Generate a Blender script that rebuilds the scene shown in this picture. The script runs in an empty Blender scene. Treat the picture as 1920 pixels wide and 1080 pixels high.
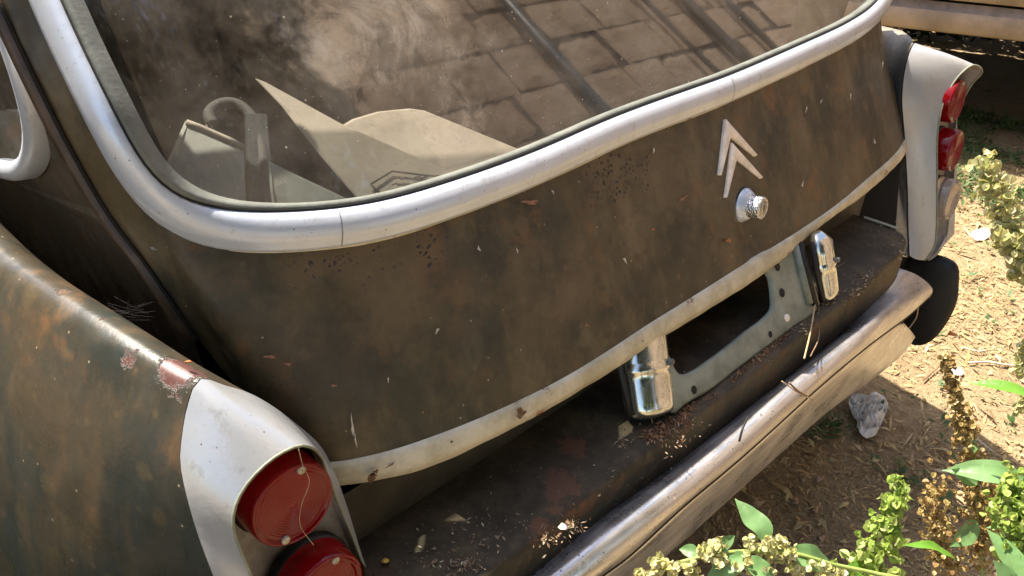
import bpy, bmesh, math, random
import numpy as np
from mathutils import Vector, Matrix
random.seed(7); rng = np.random.default_rng(7)
S = bpy.context.scene; COL = S.collection

# ------------------------------------------------------------------ camera
CAM = np.array([-0.92491, -0.41735, 1.25543])
RC = np.array([[0.712600, -0.700999, 0.028330], [-0.348311, -0.388550, -0.853058], [0.609001, 0.598021, -0.521046]])
FPX = 1442.46
cd = bpy.data.cameras.new('camera'); cam = bpy.data.objects.new('camera', cd); COL.objects.link(cam)
m = Matrix(((RC[0][0], -RC[1][0], -RC[2][0], CAM[0]), (RC[0][1], -RC[1][1], -RC[2][1], CAM[1]),
            (RC[0][2], -RC[1][2], -RC[2][2], CAM[2]), (0, 0, 0, 1)))
cam.matrix_world = m
cd.sensor_width = 36; cd.lens = 36 * FPX / 1920; cd.clip_start = 0.02; cd.clip_end = 600
cd.dof.use_dof = False
S.camera = cam

# ------------------------------------------------------------------ light
SUN = Vector((-0.07, 0.53, 1.0)).normalized()
w = bpy.data.worlds.new('World'); S.world = w; w.use_nodes = True
wn = w.node_tree.nodes; wl = w.node_tree.links
sky = wn.new('ShaderNodeTexSky'); sky.sky_type = 'NISHITA'; sky.sun_disc = False
sky.sun_elevation = math.asin(SUN.z); sky.sun_rotation = math.atan2(SUN.x, SUN.y)
sky.dust_density = 1.5
wt = wn.new('ShaderNodeMix'); wt.data_type = 'RGBA'; wt.blend_type = 'MULTIPLY'; wt.inputs[0].default_value = 1; wt.inputs[7].default_value = (1, .955, .91, 1)   # the camera's warm white balance
wl.new(sky.outputs[0], wt.inputs[6]); wl.new(wt.outputs[2], wn['Background'].inputs[0]); wn['Background'].inputs[1].default_value = 0.13
sl = bpy.data.lights.new('sun', 'SUN'); sl.energy = 4.6; sl.angle = math.radians(0.53); sl.color = (1, 0.925, 0.80)
so = bpy.data.objects.new('sun', sl); COL.objects.link(so); so.rotation_euler = SUN.to_track_quat('Z', 'Y').to_euler()
S.view_settings.view_transform = 'Standard'; S.view_settings.look = 'None'
S.view_settings.exposure = 1.6; S.view_settings.gamma = 1
S.cycles.max_bounces = 8; S.cycles.transparent_max_bounces = 12

# ------------------------------------------------------------------ helpers
def U(px, py, ax, v):
    """point of the traced pixel ray on an axis plane of the car's frame"""
    q = RC.T @ np.array([(px - 960) / FPX, (py - 540) / FPX, 1.0])
    i = 'xyz'.index(ax); t = (v - CAM[i]) / q[i]
    return CAM + t * q
def UPL(px, py, n, p0):
    q = RC.T @ np.array([(px - 960) / FPX, (py - 540) / FPX, 1.0]); n = np.array(n, float)
    t = n @ (np.array(p0) - CAM) / (n @ q); return CAM + t * q
def UD(px, py, dep):
    q = RC.T @ np.array([(px - 960) / FPX, (py - 540) / FPX, 1.0]); return CAM + dep * q
def cr(pts, n, closed=False):
    """smooth curve through pts, n samples evenly spaced"""
    P = np.array(pts, float)
    if closed: P = np.vstack([P[-1], P, P[0], P[1]])
    else: P = np.vstack([2 * P[0] - P[1], P, 2 * P[-1] - P[-2]])
    t = np.concatenate([[0], np.cumsum(np.sqrt(np.linalg.norm(np.diff(P, axis=0), axis=1)) + 1e-9)])
    out = []
    for i in range(1, len(P) - 2):
        t0, t1, t2, t3 = t[i-1:i+3]; p0, p1, p2, p3 = P[i-1:i+3]
        for u in np.linspace(t1, t2, 12, endpoint=False):
            a1 = (t1-u)/(t1-t0)*p0+(u-t0)/(t1-t0)*p1; a2 = (t2-u)/(t2-t1)*p1+(u-t1)/(t2-t1)*p2
            a3 = (t3-u)/(t3-t2)*p2+(u-t2)/(t3-t2)*p3
            b1 = (t2-u)/(t2-t0)*a1+(u-t0)/(t2-t0)*a2; b2 = (t3-u)/(t3-t1)*a2+(u-t1)/(t3-t1)*a3
            out.append((t2-u)/(t2-t1)*b1+(u-t1)/(t2-t1)*b2)
    out.append(P[-2]); out = np.array(out)
    s = np.concatenate([[0], np.cumsum(np.linalg.norm(np.diff(out, axis=0), axis=1))])
    tt = np.linspace(0, s[-1], n + 1 if closed else n)
    if closed: tt = tt[:-1]
    return np.stack([np.interp(tt, s, out[:, k]) for k in range(3)], 1)
def tagp(o, label=None, cat=None, group=None, kind=None):
    if label: o['label'] = label
    if cat: o['category'] = cat
    if group: o['group'] = group
    if kind: o['kind'] = kind
    return o
def mesh(name, V, F, mat, parent=None, smooth=True):
    me = bpy.data.meshes.new(name); me.from_pydata([tuple(map(float, v)) for v in V], [], F); me.validate()
    if mat: me.materials.append(mat)
    if smooth: me.polygons.foreach_set('use_smooth', [True] * len(me.polygons))
    o = bpy.data.objects.new(name, me); COL.objects.link(o)
    if parent:
        o.parent = parent; o.matrix_parent_inverse = Matrix.Identity(4)
        if parent.location.length > 0 : o.location = -Vector(WL.get(parent.name, (0, 0, 0)))
    return o
WL = {}
def thing(name, loc, label, cat, group=None):
    o = bpy.data.objects.new(name, None); COL.objects.link(o); o.location = loc; o.empty_display_size = 0.1
    WL[o.name] = tuple(loc); return tagp(o, label, cat, group)
class MB:
    def __init__(s): s.V = []; s.F = []
    def add(s, V, F):
        k = len(s.V); s.V += [tuple(v) for v in V]; s.F += [tuple(i + k for i in f) for f in F]; return s
    def grid(s, G, closed_u=False):
        G = np.array(G); a, b = G.shape[:2]; F = []
        for i in range(a - 1):
            for j in range(b if closed_u else b - 1):
                F.append((i*b+j, i*b+(j+1) % b, (i+1)*b+(j+1) % b, (i+1)*b+j))
        return s.add(G.reshape(-1, 3), F)
    def tube(s, P, r, n=8, cap=True):
        P = np.array(P, float); k = len(P); r = np.full(k, r) if np.isscalar(r) else np.array(r)
        T = np.gradient(P, axis=0); T /= np.linalg.norm(T, axis=1)[:, None] + 1e-12
        a = np.array([0, 0, 1.0]) if abs(T[0][2]) < .9 else np.array([1.0, 0, 0]); G = []
        for i in range(k):
            a = a - T[i] * (a @ T[i]); a /= np.linalg.norm(a) + 1e-12; b = np.cross(T[i], a)
            G.append([P[i] + r[i] * (math.cos(t) * a + math.sin(t) * b) for t in np.linspace(0, 2*math.pi, n, endpoint=False)])
        s.grid(G, True); k0 = len(s.V) - k*n
        if cap: s.F.append(tuple(range(k0 + n - 1, k0 - 1, -1))); s.F.append(tuple(range(k0 + (k-1)*n, k0 + k*n)))
        return s
    def lathe(s, prof, c, axis, n=40):
        ax = np.array(axis, float); ax /= np.linalg.norm(ax)
        a = np.cross(ax, [0, 0, 1.0]); a /= np.linalg.norm(a) + 1e-9; b = np.cross(ax, a); c = np.array(c, float)
        G = [[c + ax*h + r*(math.cos(t)*a + math.sin(t)*b) for t in np.linspace(0, 2*math.pi, n, endpoint=False)] for r, h in prof]
        return s.grid(G, True)
    def box(s, c, h, R=None):
        c = np.array(c, float); V = []
        for i in range(8):
            v = np.array([(1 if i & 1 else -1)*h[0], (1 if i & 2 else -1)*h[1], (1 if i & 4 else -1)*h[2]])
            V.append(c + (R @ v if R is not None else v))
        return s.add(V, [(0,2,3,1),(4,5,7,6),(0,1,5,4),(2,6,7,3),(0,4,6,2),(1,3,7,5)])
    def prism(s, P, d):
        """closed outline P pushed by vector d"""
        P = np.array(P, float); n = len(P); V = list(P) + list(P + np.array(d))
        return s.add(V, [tuple(range(n-1, -1, -1)), tuple(range(n, 2*n))] + [(i, (i+1) % n, n+(i+1) % n, n+i) for i in range(n)])
    def build(s, name, mat, parent=None, smooth=True): return mesh(name, s.V, s.F, mat, parent, smooth)
def loft(curves, n, mrows):
    C = [cr(c, n) for c in curves]
    if len(C) == 2: return np.array([C[0]*(1-t) + C[1]*t for t in np.linspace(0, 1, mrows)])
    C = np.array(C); return np.array([cr(C[:, j], mrows) for j in range(n)]).transpose(1, 0, 2)
def bevel(o, w=.003, seg=2, ang=35):
    md = o.modifiers.new('bevel', 'BEVEL'); md.width = w; md.segments = seg; md.limit_method = 'ANGLE'; md.angle_limit = math.radians(ang); return o
def solid(o, t, off=-1):
    md = o.modifiers.new('solid', 'SOLIDIFY'); md.thickness = t; md.offset = off; return o

# ------------------------------------------------------------------ material builder
class M:
    def __init__(s, name):
        s.m = bpy.data.materials.new(name); s.m.use_nodes = True; s.N = s.m.node_tree.nodes; s.L = s.m.node_tree.links
        s.b = s.N['Principled BSDF']; s.tc = s.N.new('ShaderNodeTexCoord'); s.co = s.tc.outputs['Object']
        s.h = None
    def new(s, t, **k):
        n = s.N.new('ShaderNode' + t)
        for a, v in k.items(): setattr(n, a, v)
        return n
    def put(s, inp, v):
        if hasattr(v, 'links') or isinstance(v, bpy.types.NodeSocket): s.L.new(v, inp)
        else:
            if isinstance(v, (tuple, list)) and len(v) == 3 and inp.type == 'RGBA': v = (*v, 1)
            inp.default_value = v
    def map(s, sc=(1,1,1), loc=(0,0,0), rot=(0,0,0)):
        n = s.new('Mapping'); s.L.new(s.co, n.inputs[0]); n.inputs[1].default_value = loc; n.inputs[2].default_value = rot; n.inputs[3].default_value = sc
        return n.outputs[0]
    def noise(s, scale, det=6, rough=.6, vec=None, dist=0):
        n = s.new('TexNoise'); s.L.new(vec or s.co, n.inputs['Vector']); n.inputs['Scale'].default_value = scale
        n.inputs['Detail'].default_value = det; n.inputs['Roughness'].default_value = rough; n.inputs['Distortion'].default_value = dist
        return n.outputs['Fac']
    def vor(s, scale, feat='F1', vec=None, out='Distance', rnd=1):
        n = s.new('TexVoronoi', feature=feat); s.L.new(vec or s.co, n.inputs['Vector']); n.inputs['Scale'].default_value = scale
        n.inputs['Randomness'].default_value = rnd
        return n.outputs[out]
    def ramp(s, f, a, b, lo=0., hi=1.):
        n = s.new('MapRange', interpolation_type='SMOOTHSTEP'); s.put(n.inputs[0], f)
        for i, v in zip((1, 2, 3, 4), (a, b, lo, hi)): n.inputs[i].default_value = v
        return n.outputs[0]
    def math(s, op, a, b=0.):
        n = s.new('Math', operation=op); s.put(n.inputs[0], a); s.put(n.inputs[1], b); return n.outputs[0]
    def mix(s, f, a, b):
        n = s.new('Mix', data_type='RGBA'); s.put(n.inputs[0], f); s.put(n.inputs[6], a); s.put(n.inputs[7], b); return n.outputs[2]
    def near(s, p, r, soft=.5, sc=(1,1,1)):
        """1 inside a ball round p, its edge broken up by noise"""
        n = s.new('VectorMath', operation='SUBTRACT'); s.L.new(s.co, n.inputs[0]); n.inputs[1].default_value = tuple(p)
        k = s.new('VectorMath', operation='MULTIPLY'); s.L.new(n.outputs[0], k.inputs[0]); k.inputs[1].default_value = sc
        l = s.new('VectorMath', operation='LENGTH'); s.L.new(k.outputs[0], l.inputs[0])
        d = s.math('ADD', l.outputs['Value'], s.math('MULTIPLY', s.math('SUBTRACT', s.noise(2.2/r, 7, .7), .5), r*2.4))
        return s.ramp(d, r*.8, r*.8*(1-soft), 0, 1)
    def speck(s, scale, size, dens, seed=0):
        """sparse small flecks"""
        v = s.map((1,1,1), (seed*1.7, seed*2.3, seed)); dd = s.vor(scale, vec=v); c = s.vor(scale, vec=v, out='Color')
        sp = s.new('SeparateColor'); s.L.new(c, sp.inputs[0])
        return s.math('MULTIPLY', s.ramp(dd, size, size*.6, 0, 1), s.ramp(sp.outputs[0], dens, dens*.96, 0, 1))
    def bump(s, h, dist=.002, st=1.):
        n = s.new('Bump'); n.inputs['Distance'].default_value = dist; n.inputs['Strength'].default_value = st; s.put(n.inputs['Height'], h)
        if s.h is not None: s.L.new(s.h, n.inputs['Normal'])
        s.h = n.outputs[0]; s.L.new(s.h, s.b.inputs['Normal']); return s
    def fin(s, col=None, rough=None, **k):
        if col is not None: s.put(s.b.inputs['Base Color'], col)
        if rough is not None: s.put(s.b.inputs['Roughness'], rough)
        for a, v in k.items(): s.put(s.b.inputs[a.replace('_', ' ')], v)
        return s.m

LOCKP = np.array([0.0, 0.052, 0.802])
def old_paint(name, c1, c2, c3, orange=.35, patches=(), pits=(), spots=1., rough=(.34, .62)):
    a = M(name)
    run = a.map((1, 1, .22)); big = a.noise(7, 8, .65); st = a.noise(22, 6, .6, run); fine = a.noise(120, 5, .7)
    c = a.mix(a.ramp(big, .38, .62), c1, c2)
    c = a.mix(a.math('MULTIPLY', a.ramp(st, .45, .68), .75), c, c3)
    c = a.mix(a.math('MULTIPLY', a.ramp(a.noise(15, 7, .7), .54, .68), orange), c, (.21, .10, .035))
    sm_ = a.noise(5, 5, .6, a.map((1.4, 1, .35), rot=(0, .12, 0)), .6); c = a.mix(a.math('MULTIPLY', a.ramp(sm_, .50, .62), .65), c, tuple(x*.75 for x in c1)); stk = a.noise(34, 4, .65, a.map((1, 1, .06))); c = a.mix(a.math('MULTIPLY', a.ramp(stk, .58, .72), .35), c, c3)
    # soft round water spots
    c = a.mix(a.math('MULTIPLY', a.speck(26, .32, .33, 3), .55*spots), c, (.115, .085, .045))
    c = a.mix(a.math('MULTIPLY', a.speck(60, .3, .25, 5), .45*spots), c, (.13, .09, .045))
    c = a.mix(a.math('MULTIPLY', a.ramp(fine, .35, .7), .3), c, (.03, .022, .012))
    c = a.mix(a.math('MULTIPLY', a.speck(150, .2, .035, 1), .7), c, (.4, .34, .22))
    c = a.mix(a.math('MULTIPLY', a.speck(34, .05, .06, 2), .8), c, (.28, .11, .04))
    hh = a.math('ADD', a.math('MULTIPLY', fine, .4), big)
    for e in patches:
        p, r, col = e[:3]
        if len(e) > 3: c = a.mix(a.math('MULTIPLY', a.near(p, r, .85, e[3]), e[4]), c, col)
        else: k = a.near(p, r, .35); c = a.mix(k, c, col); hh = a.math('SUBTRACT', hh, a.math('MULTIPLY', k, .8))
    for p, r, sc in pits:
        k = a.near(p, r, .5, sc); cell = a.vor(160, 'DISTANCE_TO_EDGE')
        e = a.math('MULTIPLY', a.ramp(cell, .12, .3), a.math('MULTIPLY', k, a.ramp(a.noise(75, 3), .42, .58)))
        c = a.mix(a.math('MULTIPLY', k, .4), c, (.12, .075, .035)); c = a.mix(e, c, (.008, .007, .006)); hh = a.math('SUBTRACT', hh, a.math('MULTIPLY', e, 1.5))
    a.bump(hh, .0012, .6)
    return a.fin(c, a.ramp(a.noise(30, 6), .3, .7, *rough), Specular_IOR_Level=.5)
def flat(name, col, rough=.6, var=.35, sc=30, metal=0, bump=.0006, **k):
    a = M(name); n = a.noise(sc, 7, .65)
    c = a.mix(a.ramp(n, .3, .7), tuple(x*(1-var) for x in col), tuple(min(1, x*(1+var*.6)) for x in col))
    a.bump(a.noise(sc*6, 4), bump, .6); return a.fin(c, rough, Metallic=metal, **k)

PITS = [(U(700,462,'z',.905), .085, (1,1,2.2)), (U(1135,325,'z',.90), .075, (1,1,1.3)), (U(580,482,'z',.91), .05, (1,1,1.5))]
TB = lambda px, py: U(px, py, 'y', .07)
BLOT = [(TB(590,560), .065, (.15,.105,.055), (2.2,1,.6), .6), (TB(1165,440), .06, (.16,.11,.058), (2.4,1,.5), .65), (TB(1500,250), .05, (.15,.105,.06), (2,1,.6), .5),
        (TB(720,560), .13, (.135,.088,.042), (1,1,1), .6), (TB(1010,560), .12, (.13,.085,.042), (1,1,1), .55), (TB(1250,330), .10, (.13,.09,.045), (1,1,1), .5), (TB(1560,300), .12, (.14,.10,.055), (1,1,1), .5), (TB(1300,470), .08, (.12,.08,.042), (1,1,1), .5),
        (TB(640,720), .12, (.026,.022,.014), (1,1,1.4), .7), (TB(880,500), .08, (.03,.027,.018), (1,1,1.3), .6), (TB(1450,330), .07, (.034,.03,.02), (1,1,1), .55), (TB(1060,420), .07, (.03,.027,.018), (1.4,1,1), .5), (TB(900,690), .09, (.036,.034,.022), (1,1,1), .6), (TB(400,560), .10, (.022,.016,.010), (1,1,1), .6), (TB(1620,180), .06, (.04,.036,.028), (1.5,1,.7), .5)]
MAT = {}
MAT['tail'] = old_paint('old_brown_black_paint', (.026, .024, .013), (.096, .068, .030), (.128, .094, .046), .75,
    BLOT + [(U(985,378,'z',.88), .008, (.3,.14,.08)), (U(1280,372,'z',.84), .006, (.32,.1,.08)), (U(505,668,'z',.80), .008, (.2,.08,.05)), (U(1370,450,'z',.76), .005, (.4,.14,.04))], PITS)
MAT['pillar'] = old_paint('old_dark_pillar_paint', (.020, .015, .009), (.046, .031, .017), (.055, .035, .018), .3, spots=.5)
MAT['fender'] = old_paint('old_fender_paint', (.034, .041, .036), (.068, .053, .034), (.100, .070, .038), .6,
    [((-.772,.075,.895), .024, (.10,.045,.038)), ((-.79,.12,.89), .012, (.11,.05,.04)), ((-.79,.17,.908), .006, (.13,.06,.04)), ((-.80,.235,.905), .008, (.13,.075,.045)), (U(268,838,'x',-.84), .006, (.07,.10,.10)), (U(200,735,'x',-.82), .03, (.17,.10,.05), (1,1,1), .7), (U(100,650,'x',-.84), .04, (.16,.10,.05), (1,1,1), .6), (U(30,620,'x',-.85), .03, (.15,.10,.055), (1,1,1), .6), (U(265,760,'x',-.81), .02, (.16,.09,.045), (1,1,1), .6)], spots=.7, rough=(.24,.5))
MAT['fender_r'] = old_paint('old_lit_fender_paint', (.16, .14, .12), (.3, .24, .17), (.13, .18, .22), .5)  # right fender: its bluish-white lit look is put into the colour
ZS_ = .622
RUSTP = [(U(1048,912,'z',.622), .030), (U(1075,838,'z',.622), .022), (U(1040,955,'z',.622), .012), (U(1280,792,'z',.618), .014), (U(1010,985,'z',.622), .014)]
def shelf_mat():
    a = M('rusty_sill_paint'); big = a.noise(9, 8, .7); c = a.mix(a.ramp(big, .35, .65), (.030, .024, .013), (.092, .070, .036))
    dust = a.ramp(a.noise(30, 8, .75), .52, .72); c = a.mix(a.math('MULTIPLY', dust, .75), c, (.12, .085, .05)); c = a.mix(a.math('MULTIPLY', a.ramp(a.noise(16, 8, .75), .55, .64), .6), c, (.10, .048, .024))
    sep = a.new('SeparateXYZ'); a.L.new(a.co, sep.inputs[0])
    edge = a.ramp(sep.outputs[2], .585, .625); edge2 = a.ramp(sep.outputs[1], -.035, -.06)
    r = a.math('MULTIPLY', a.ramp(a.noise(13, 7, .7), .52, .62), a.math('MULTIPLY', edge2, edge)); c = a.mix(a.math('MULTIPLY', r, .85), c, (.13, .055, .026))
    for p, rr in ((U(1048,912,'z',.622), .026), (U(1075,838,'z',.622), .022), (U(1040,950,'z',.622), .012), (U(1280,790,'z',.61), .016), (U(1225,815,'z',.622), .022), (U(1020,985,'z',.622), .016), (U(1330,745,'z',.62), .014)):
        k = a.near(p, rr, .25); c = a.mix(a.math('MULTIPLY', k, .8), c, (.095, .045, .024))
    for p, rr in ((U(1440,655,'z',.615), .03), (U(1380,700,'z',.615), .018)):
        k = a.near(p, rr, .25); c = a.mix(a.math('MULTIPLY', k, .8), c, (.10, .048, .026))
    c = a.mix(a.speck(90, .16, .12, 4), c, (.3, .24, .15)); c = a.mix(a.speck(200, .2, .08, 6), c, (.35, .3, .2))
    top = a.math('MULTIPLY', a.ramp(sep.outputs[2], ZS_ - .004, ZS_ - .001), .62)  # top darker: dirt lying there, and its weaker light put into the colour
    c = a.mix(top, c, a.mix(a.ramp(a.noise(22, 8, .75), .4, .7), (.022, .017, .011), (.095, .068, .038)))
    for p, rr in RUSTP: c = a.mix(a.math('MULTIPLY', a.near(p, rr, .3), .85), c, (.11, .050, .026))
    a.bump(a.math('ADD', big, a.noise(60, 6)), .0025, .8); return a.fin(c, .68, Specular_IOR_Level=.3)
MAT['shelf'] = shelf_mat()
def silver(name, col, dust=.3, met=.6):
    a = M(name); n = a.noise(12, 8, .65)
    c = a.mix(a.math('MULTIPLY', a.ramp(n, .35, .75), dust), col, (.42, .38, .31))
    c = a.mix(a.math('MULTIPLY', a.speck(150, .14, .12, 2), .8), c, (.12, .09, .06))
    c = a.mix(a.math('MULTIPLY', a.speck(45, .05, .25, 5), .7), c, (.25, .15, .08))
    gr = a.noise(55, 7, .75, a.map((1, 1, .5))); c = a.mix(a.math('MULTIPLY', a.ramp(gr, .54, .72), .45), c, (.21, .17, .12)); c = a.mix(a.math('MULTIPLY', a.ramp(a.noise(240, 4, .7), .62, .72), .5), c, (.16, .12, .09))
    a.bump(a.noise(90, 5), .0005, .6)
    return a.fin(c, a.ramp(n, .3, .7, .27, .42), Metallic=met, Specular_IOR_Level=.5, Coat_Weight=.15, Coat_Roughness=.2)
MAT['silver'] = silver('worn_silver_paint', (.62, .67, .75), .25, .30); MAT['cap'] = silver('silver_grey_cap_paint', (.41, .42, .43), .5, .35)
def flange_mat():
    a = M('worn_cream_primer'); c = a.mix(a.ramp(a.noise(18, 8, .7, a.map((1,1,1))), .35, .65), (.40, .35, .23), (.62, .56, .42))
    c = a.mix(a.ramp(a.noise(26, 8, .7), .60, .66), c, (.20, .095, .045)); c = a.mix(a.ramp(a.noise(11, 8, .75), .60, .70), c, (.09, .07, .045))
    for q in ((985,770,.03), (1185,640,.012), (1500,445,.014), (1250,605,.01), (885,797,.01), (697,893,.014)):
        c = a.mix(a.near(U(q[0], q[1], 'z', .705), q[2], .3), c, (.24, .11, .05))
    c = a.mix(a.speck(120, .2, .1, 3), c, (.06, .04, .03)); a.bump(a.noise(50, 6), .0015, .6); return a.fin(c, .5)
MAT['flange'] = flange_mat()
def bumper_mat():
    a = M('dull_dusty_bumper_metal'); v = a.map((.05, 1, 1)); sc = a.noise(90, 8, .75, v); n = a.noise(10, 8, .7)
    c = a.mix(a.ramp(sc, .35, .65), (.40, .385, .37), (.68, .66, .64))
    dust = a.math('MULTIPLY', a.ramp(n, .35, .65), .5)
    dirt = a.speck(110, .15, .4, 1); dirt2 = a.speck(230, .2, .3, 2); rust = a.math('MULTIPLY', a.ramp(a.noise(40, 8, .75), .68, .72), .9)
    c = a.mix(dust, c, (.49, .43, .39)); c = a.mix(rust, c, (.22, .11, .05)); c = a.mix(a.math('MAXIMUM', dirt, dirt2), c, (.05, .035, .025))
    met = a.math('SUBTRACT', .85, a.math('MULTIPLY', dust, .55)); met = a.math('MULTIPLY', met, a.math('SUBTRACT', 1., a.math('MAXIMUM', dirt, rust)))
    a.bump(a.noise(25, 5), .001, .4); a.bump(sc, .0003, .4)
    return a.fin(c, a.ramp(n, .3, .7, .24, .42), Metallic=met)
MAT['bumper'] = bumper_mat()
def chrome_mat():
    a = M('weathered_chrome'); n = a.noise(20, 7, .65); v = a.map((1, 1, .25)); s2 = a.noise(80, 6, .7, v)
    c = a.mix(a.ramp(s2, .45, .75), (.66, .68, .62), (.5, .49, .40)); c = a.mix(a.speck(130, .16, .12, 2), c, (.1, .07, .04))
    a.bump(a.noise(35, 3), .0008, .5); return a.fin(c, a.ramp(s2, .3, .7, .1, .3), Metallic=.95)
MAT['chrome'] = chrome_mat()
def pitted_mat():
    a = M('pitted_chrome'); v = a.vor(420); c = a.mix(a.ramp(v, .2, .5), (.25,.24,.22), (.72,.71,.68)); a.bump(v, .0012, .9); return a.fin(c, .25, Metallic=.9)
MAT['pitted'] = pitted_mat()
MAT['emblem'] = flat('cream_faded_emblem_paint', (.86, .74, .60), .4, .2, 60)
MAT['frame'] = flat('grey_green_plate_frame_paint', (.21, .23, .18), .45, .35, 25)
MAT['rubber'] = flat('grey_window_rubber', (.15, .155, .13), .55, .25, 40)
MAT['black'] = flat('black_rubber', (.008, .008, .008), .55, .4, 30)
MAT['seam'] = flat('brown_gutter_paint', (.07, .042, .026), .45, .5, 30)
MAT['void'] = flat('dark_gap', (.006, .005, .004), .8, .3, 30)
MAT['inner'] = flat('dim_inner_panel_paint', (.06, .047, .026), .6, .5, 14)
MAT['inside'] = flat('dark_cabin_lining', (.035, .028, .022), .85, .5, 12)
MAT['screw'] = flat('dull_screw_metal', (.45, .42, .34), .4, .3, 300, .7)
MAT['bolt'] = flat('grey_rusty_bolt_metal', (.16, .15, .14), .5, .4, 200, .5)
MAT['recess'] = flat('dusty_lamp_panel', (.33, .29, .24), .6, .45, 30)
MAT['rim'] = flat('thin_pale_edge_paint', (.22, .23, .16), .5, .25, 50)
def lens_mat(name, col, inner):
    a = M(name); dust = a.math('MULTIPLY', a.ramp(a.noise(70, 7, .7), .5, .8), .05)
    c = a.mix(dust, col, (.3, .16, .11)) if inner else col
    if inner: a.bump(a.noise(300, 3), .0002, .4)
    return a.fin(c, .10, Specular_IOR_Level=.35 if inner else .6, Transmission_Weight=.5 if inner else .8, IOR=1.45, Coat_Weight=.0, Coat_Roughness=.1)
MAT['lens'] = lens_mat('red_lamp_plastic', (.30, .003, .006), True)
MAT['clear'] = lens_mat('clear_lamp_plastic', (.80, .74, .66), False)
MAT['reflector'] = flat('lamp_reflector', (.7, .6, .55), .3, .2, 60, .6)
def glass_mat():
    a = M('dusty_rear_glass'); N = a.N; L = a.L
    tr = a.new('BsdfTransparent'); tr.inputs[0].default_value = (.72, .76, .72, 1)
    gl = a.new('BsdfGlossy'); gl.inputs['Roughness'].default_value = .03; gl.inputs[0].default_value = (1, 1, 1, 1)
    lw = a.new('LayerWeight'); lw.inputs[0].default_value = .5; fc_ = a.math('ADD', .10, a.math('MULTIPLY', .42, a.math('POWER', lw.outputs['Facing'], 2.6)))
    di = a.new('BsdfDiffuse')
    a.put(di.inputs[0], a.mix(a.ramp(a.noise(20, 5), .4, .6), (.42, .33, .24), (.5, .42, .33)))
    m1 = a.new('MixShader'); L.new(fc_, m1.inputs[0]); L.new(tr.outputs[0], m1.inputs[1]); L.new(gl.outputs[0], m1.inputs[2])
    hz = a.math('MULTIPLY', a.near(U(740, 70, 'y', .19), .17, .95, (1, 1, 1.3)), a.ramp(a.noise(14, 7, .7, dist=.8), .34, .60, .08, .68))  # one broad bright patch of haze painted on the pane
    hz2 = a.math('MULTIPLY', a.ramp(a.noise(9, 7, .7), .25, .65), .22)
    scr = a.math('MULTIPLY', a.ramp(a.noise(60, 4, .8, a.map((1, .5, 2.5), rot=(0, .5, .3)), 2.5), .66, .72), .22)
    sp = a.math('MULTIPLY', a.speck(90, .12, .14, 2), .6); sp2 = a.math('MULTIPLY', a.speck(260, .16, .12, 3), .5)
    d = a.math('MINIMUM', a.math('ADD', a.math('ADD', a.math('ADD', hz, hz2), scr), a.math('ADD', sp, sp2)), .85)
    m2 = a.new('MixShader'); L.new(d, m2.inputs[0]); L.new(m1.outputs[0], m2.inputs[1]); L.new(di.outputs[0], m2.inputs[2])
    L.new(m2.outputs[0], N['Material Output'].inputs[0]); return a.m
MAT['glass'] = glass_mat()
def card_mat(name, col):
    a = M(name); c = a.mix(a.ramp(a.noise(14, 6), .35, .65), tuple(x*.8 for x in col), col)
    c = a.mix(a.math('MULTIPLY', a.ramp(a.noise(50, 4, .7, a.map((1, 1, .1), rot=(0, .9, 0))), .62, .66), .5), c, tuple(x*.5 for x in col))
    a.bump(a.noise(80, 4, .6, a.map((1, 1, .1), rot=(0, .9, 0))), .001, .5); return a.fin(c, .8)
MAT['card'] = card_mat('tan_cardboard', (.36, .295, .235)); MAT['card_grey'] = card_mat('grey_board', (.27, .262, .235))
MAT['rubberhose'] = flat('black_hose_rubber', (.05, .042, .038), .8, .4, 30)
MAT['ink'] = flat('dark_print_ink', (.06, .05, .05), .7, .2, 30)

def ground_mat():
    a = M('dry_earth'); n = a.noise(3, 10, .7); f = a.noise(40, 8, .7); g = a.noise(160, 5, .7)
    c = a.mix(a.ramp(n, .35, .65), (.30, .205, .11), (.43, .32, .18)); c = a.mix(a.ramp(f, .35, .7), c, (.49, .37, .22))
    c = a.mix(a.math('MULTIPLY', a.ramp(g, .5, .7), .6), c, (.13, .085, .05)); c = a.mix(a.speck(70, .3, .25, 2), c, (.47, .36, .25))
    a.bump(a.math('ADD', a.math('MULTIPLY', f, 2.), g), .012, .8); return a.fin(c, .95, Specular_IOR_Level=.15)
MAT['ground'] = ground_mat()
def isl(name, cols, rough=.7, trans=0, **k):
    a = M(name); g = a.new('NewGeometry'); r = a.new('ValToRGB'); a.L.new(g.outputs['Random Per Island'], r.inputs[0])
    e = r.color_ramp.elements; e[0].position = 0; e[0].color = (*cols[0], 1); e[1].position = 1; e[1].color = (*cols[-1], 1)
    for i, c in enumerate(cols[1:-1]): x = e.new((i+1)/(len(cols)-1)); x.color = (*c, 1)
    if trans:
        c = r.outputs[0]; a.fin(c, rough, **k); t = a.new('BsdfTranslucent'); a.put(t.inputs[0], c)
        ms = a.new('MixShader'); ms.inputs[0].default_value = trans; a.L.new(a.b.outputs[0], ms.inputs[1]); a.L.new(t.outputs[0], ms.inputs[2])
        a.L.new(ms.outputs[0], a.N['Material Output'].inputs[0]); return a.m
    return a.fin(r.outputs[0], rough, **k)
MAT['litter'] = isl('dry_litter', [(.38,.28,.13), (.50,.38,.19), (.20,.13,.06), (.62,.50,.28), (.42,.29,.13), (.55,.42,.18)], .8, .15)
MAT['sprout'] = isl('small_green_sprouts', [(.06,.12,.03), (.10,.17,.05), (.05,.09,.03)], .6, .3)
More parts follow.
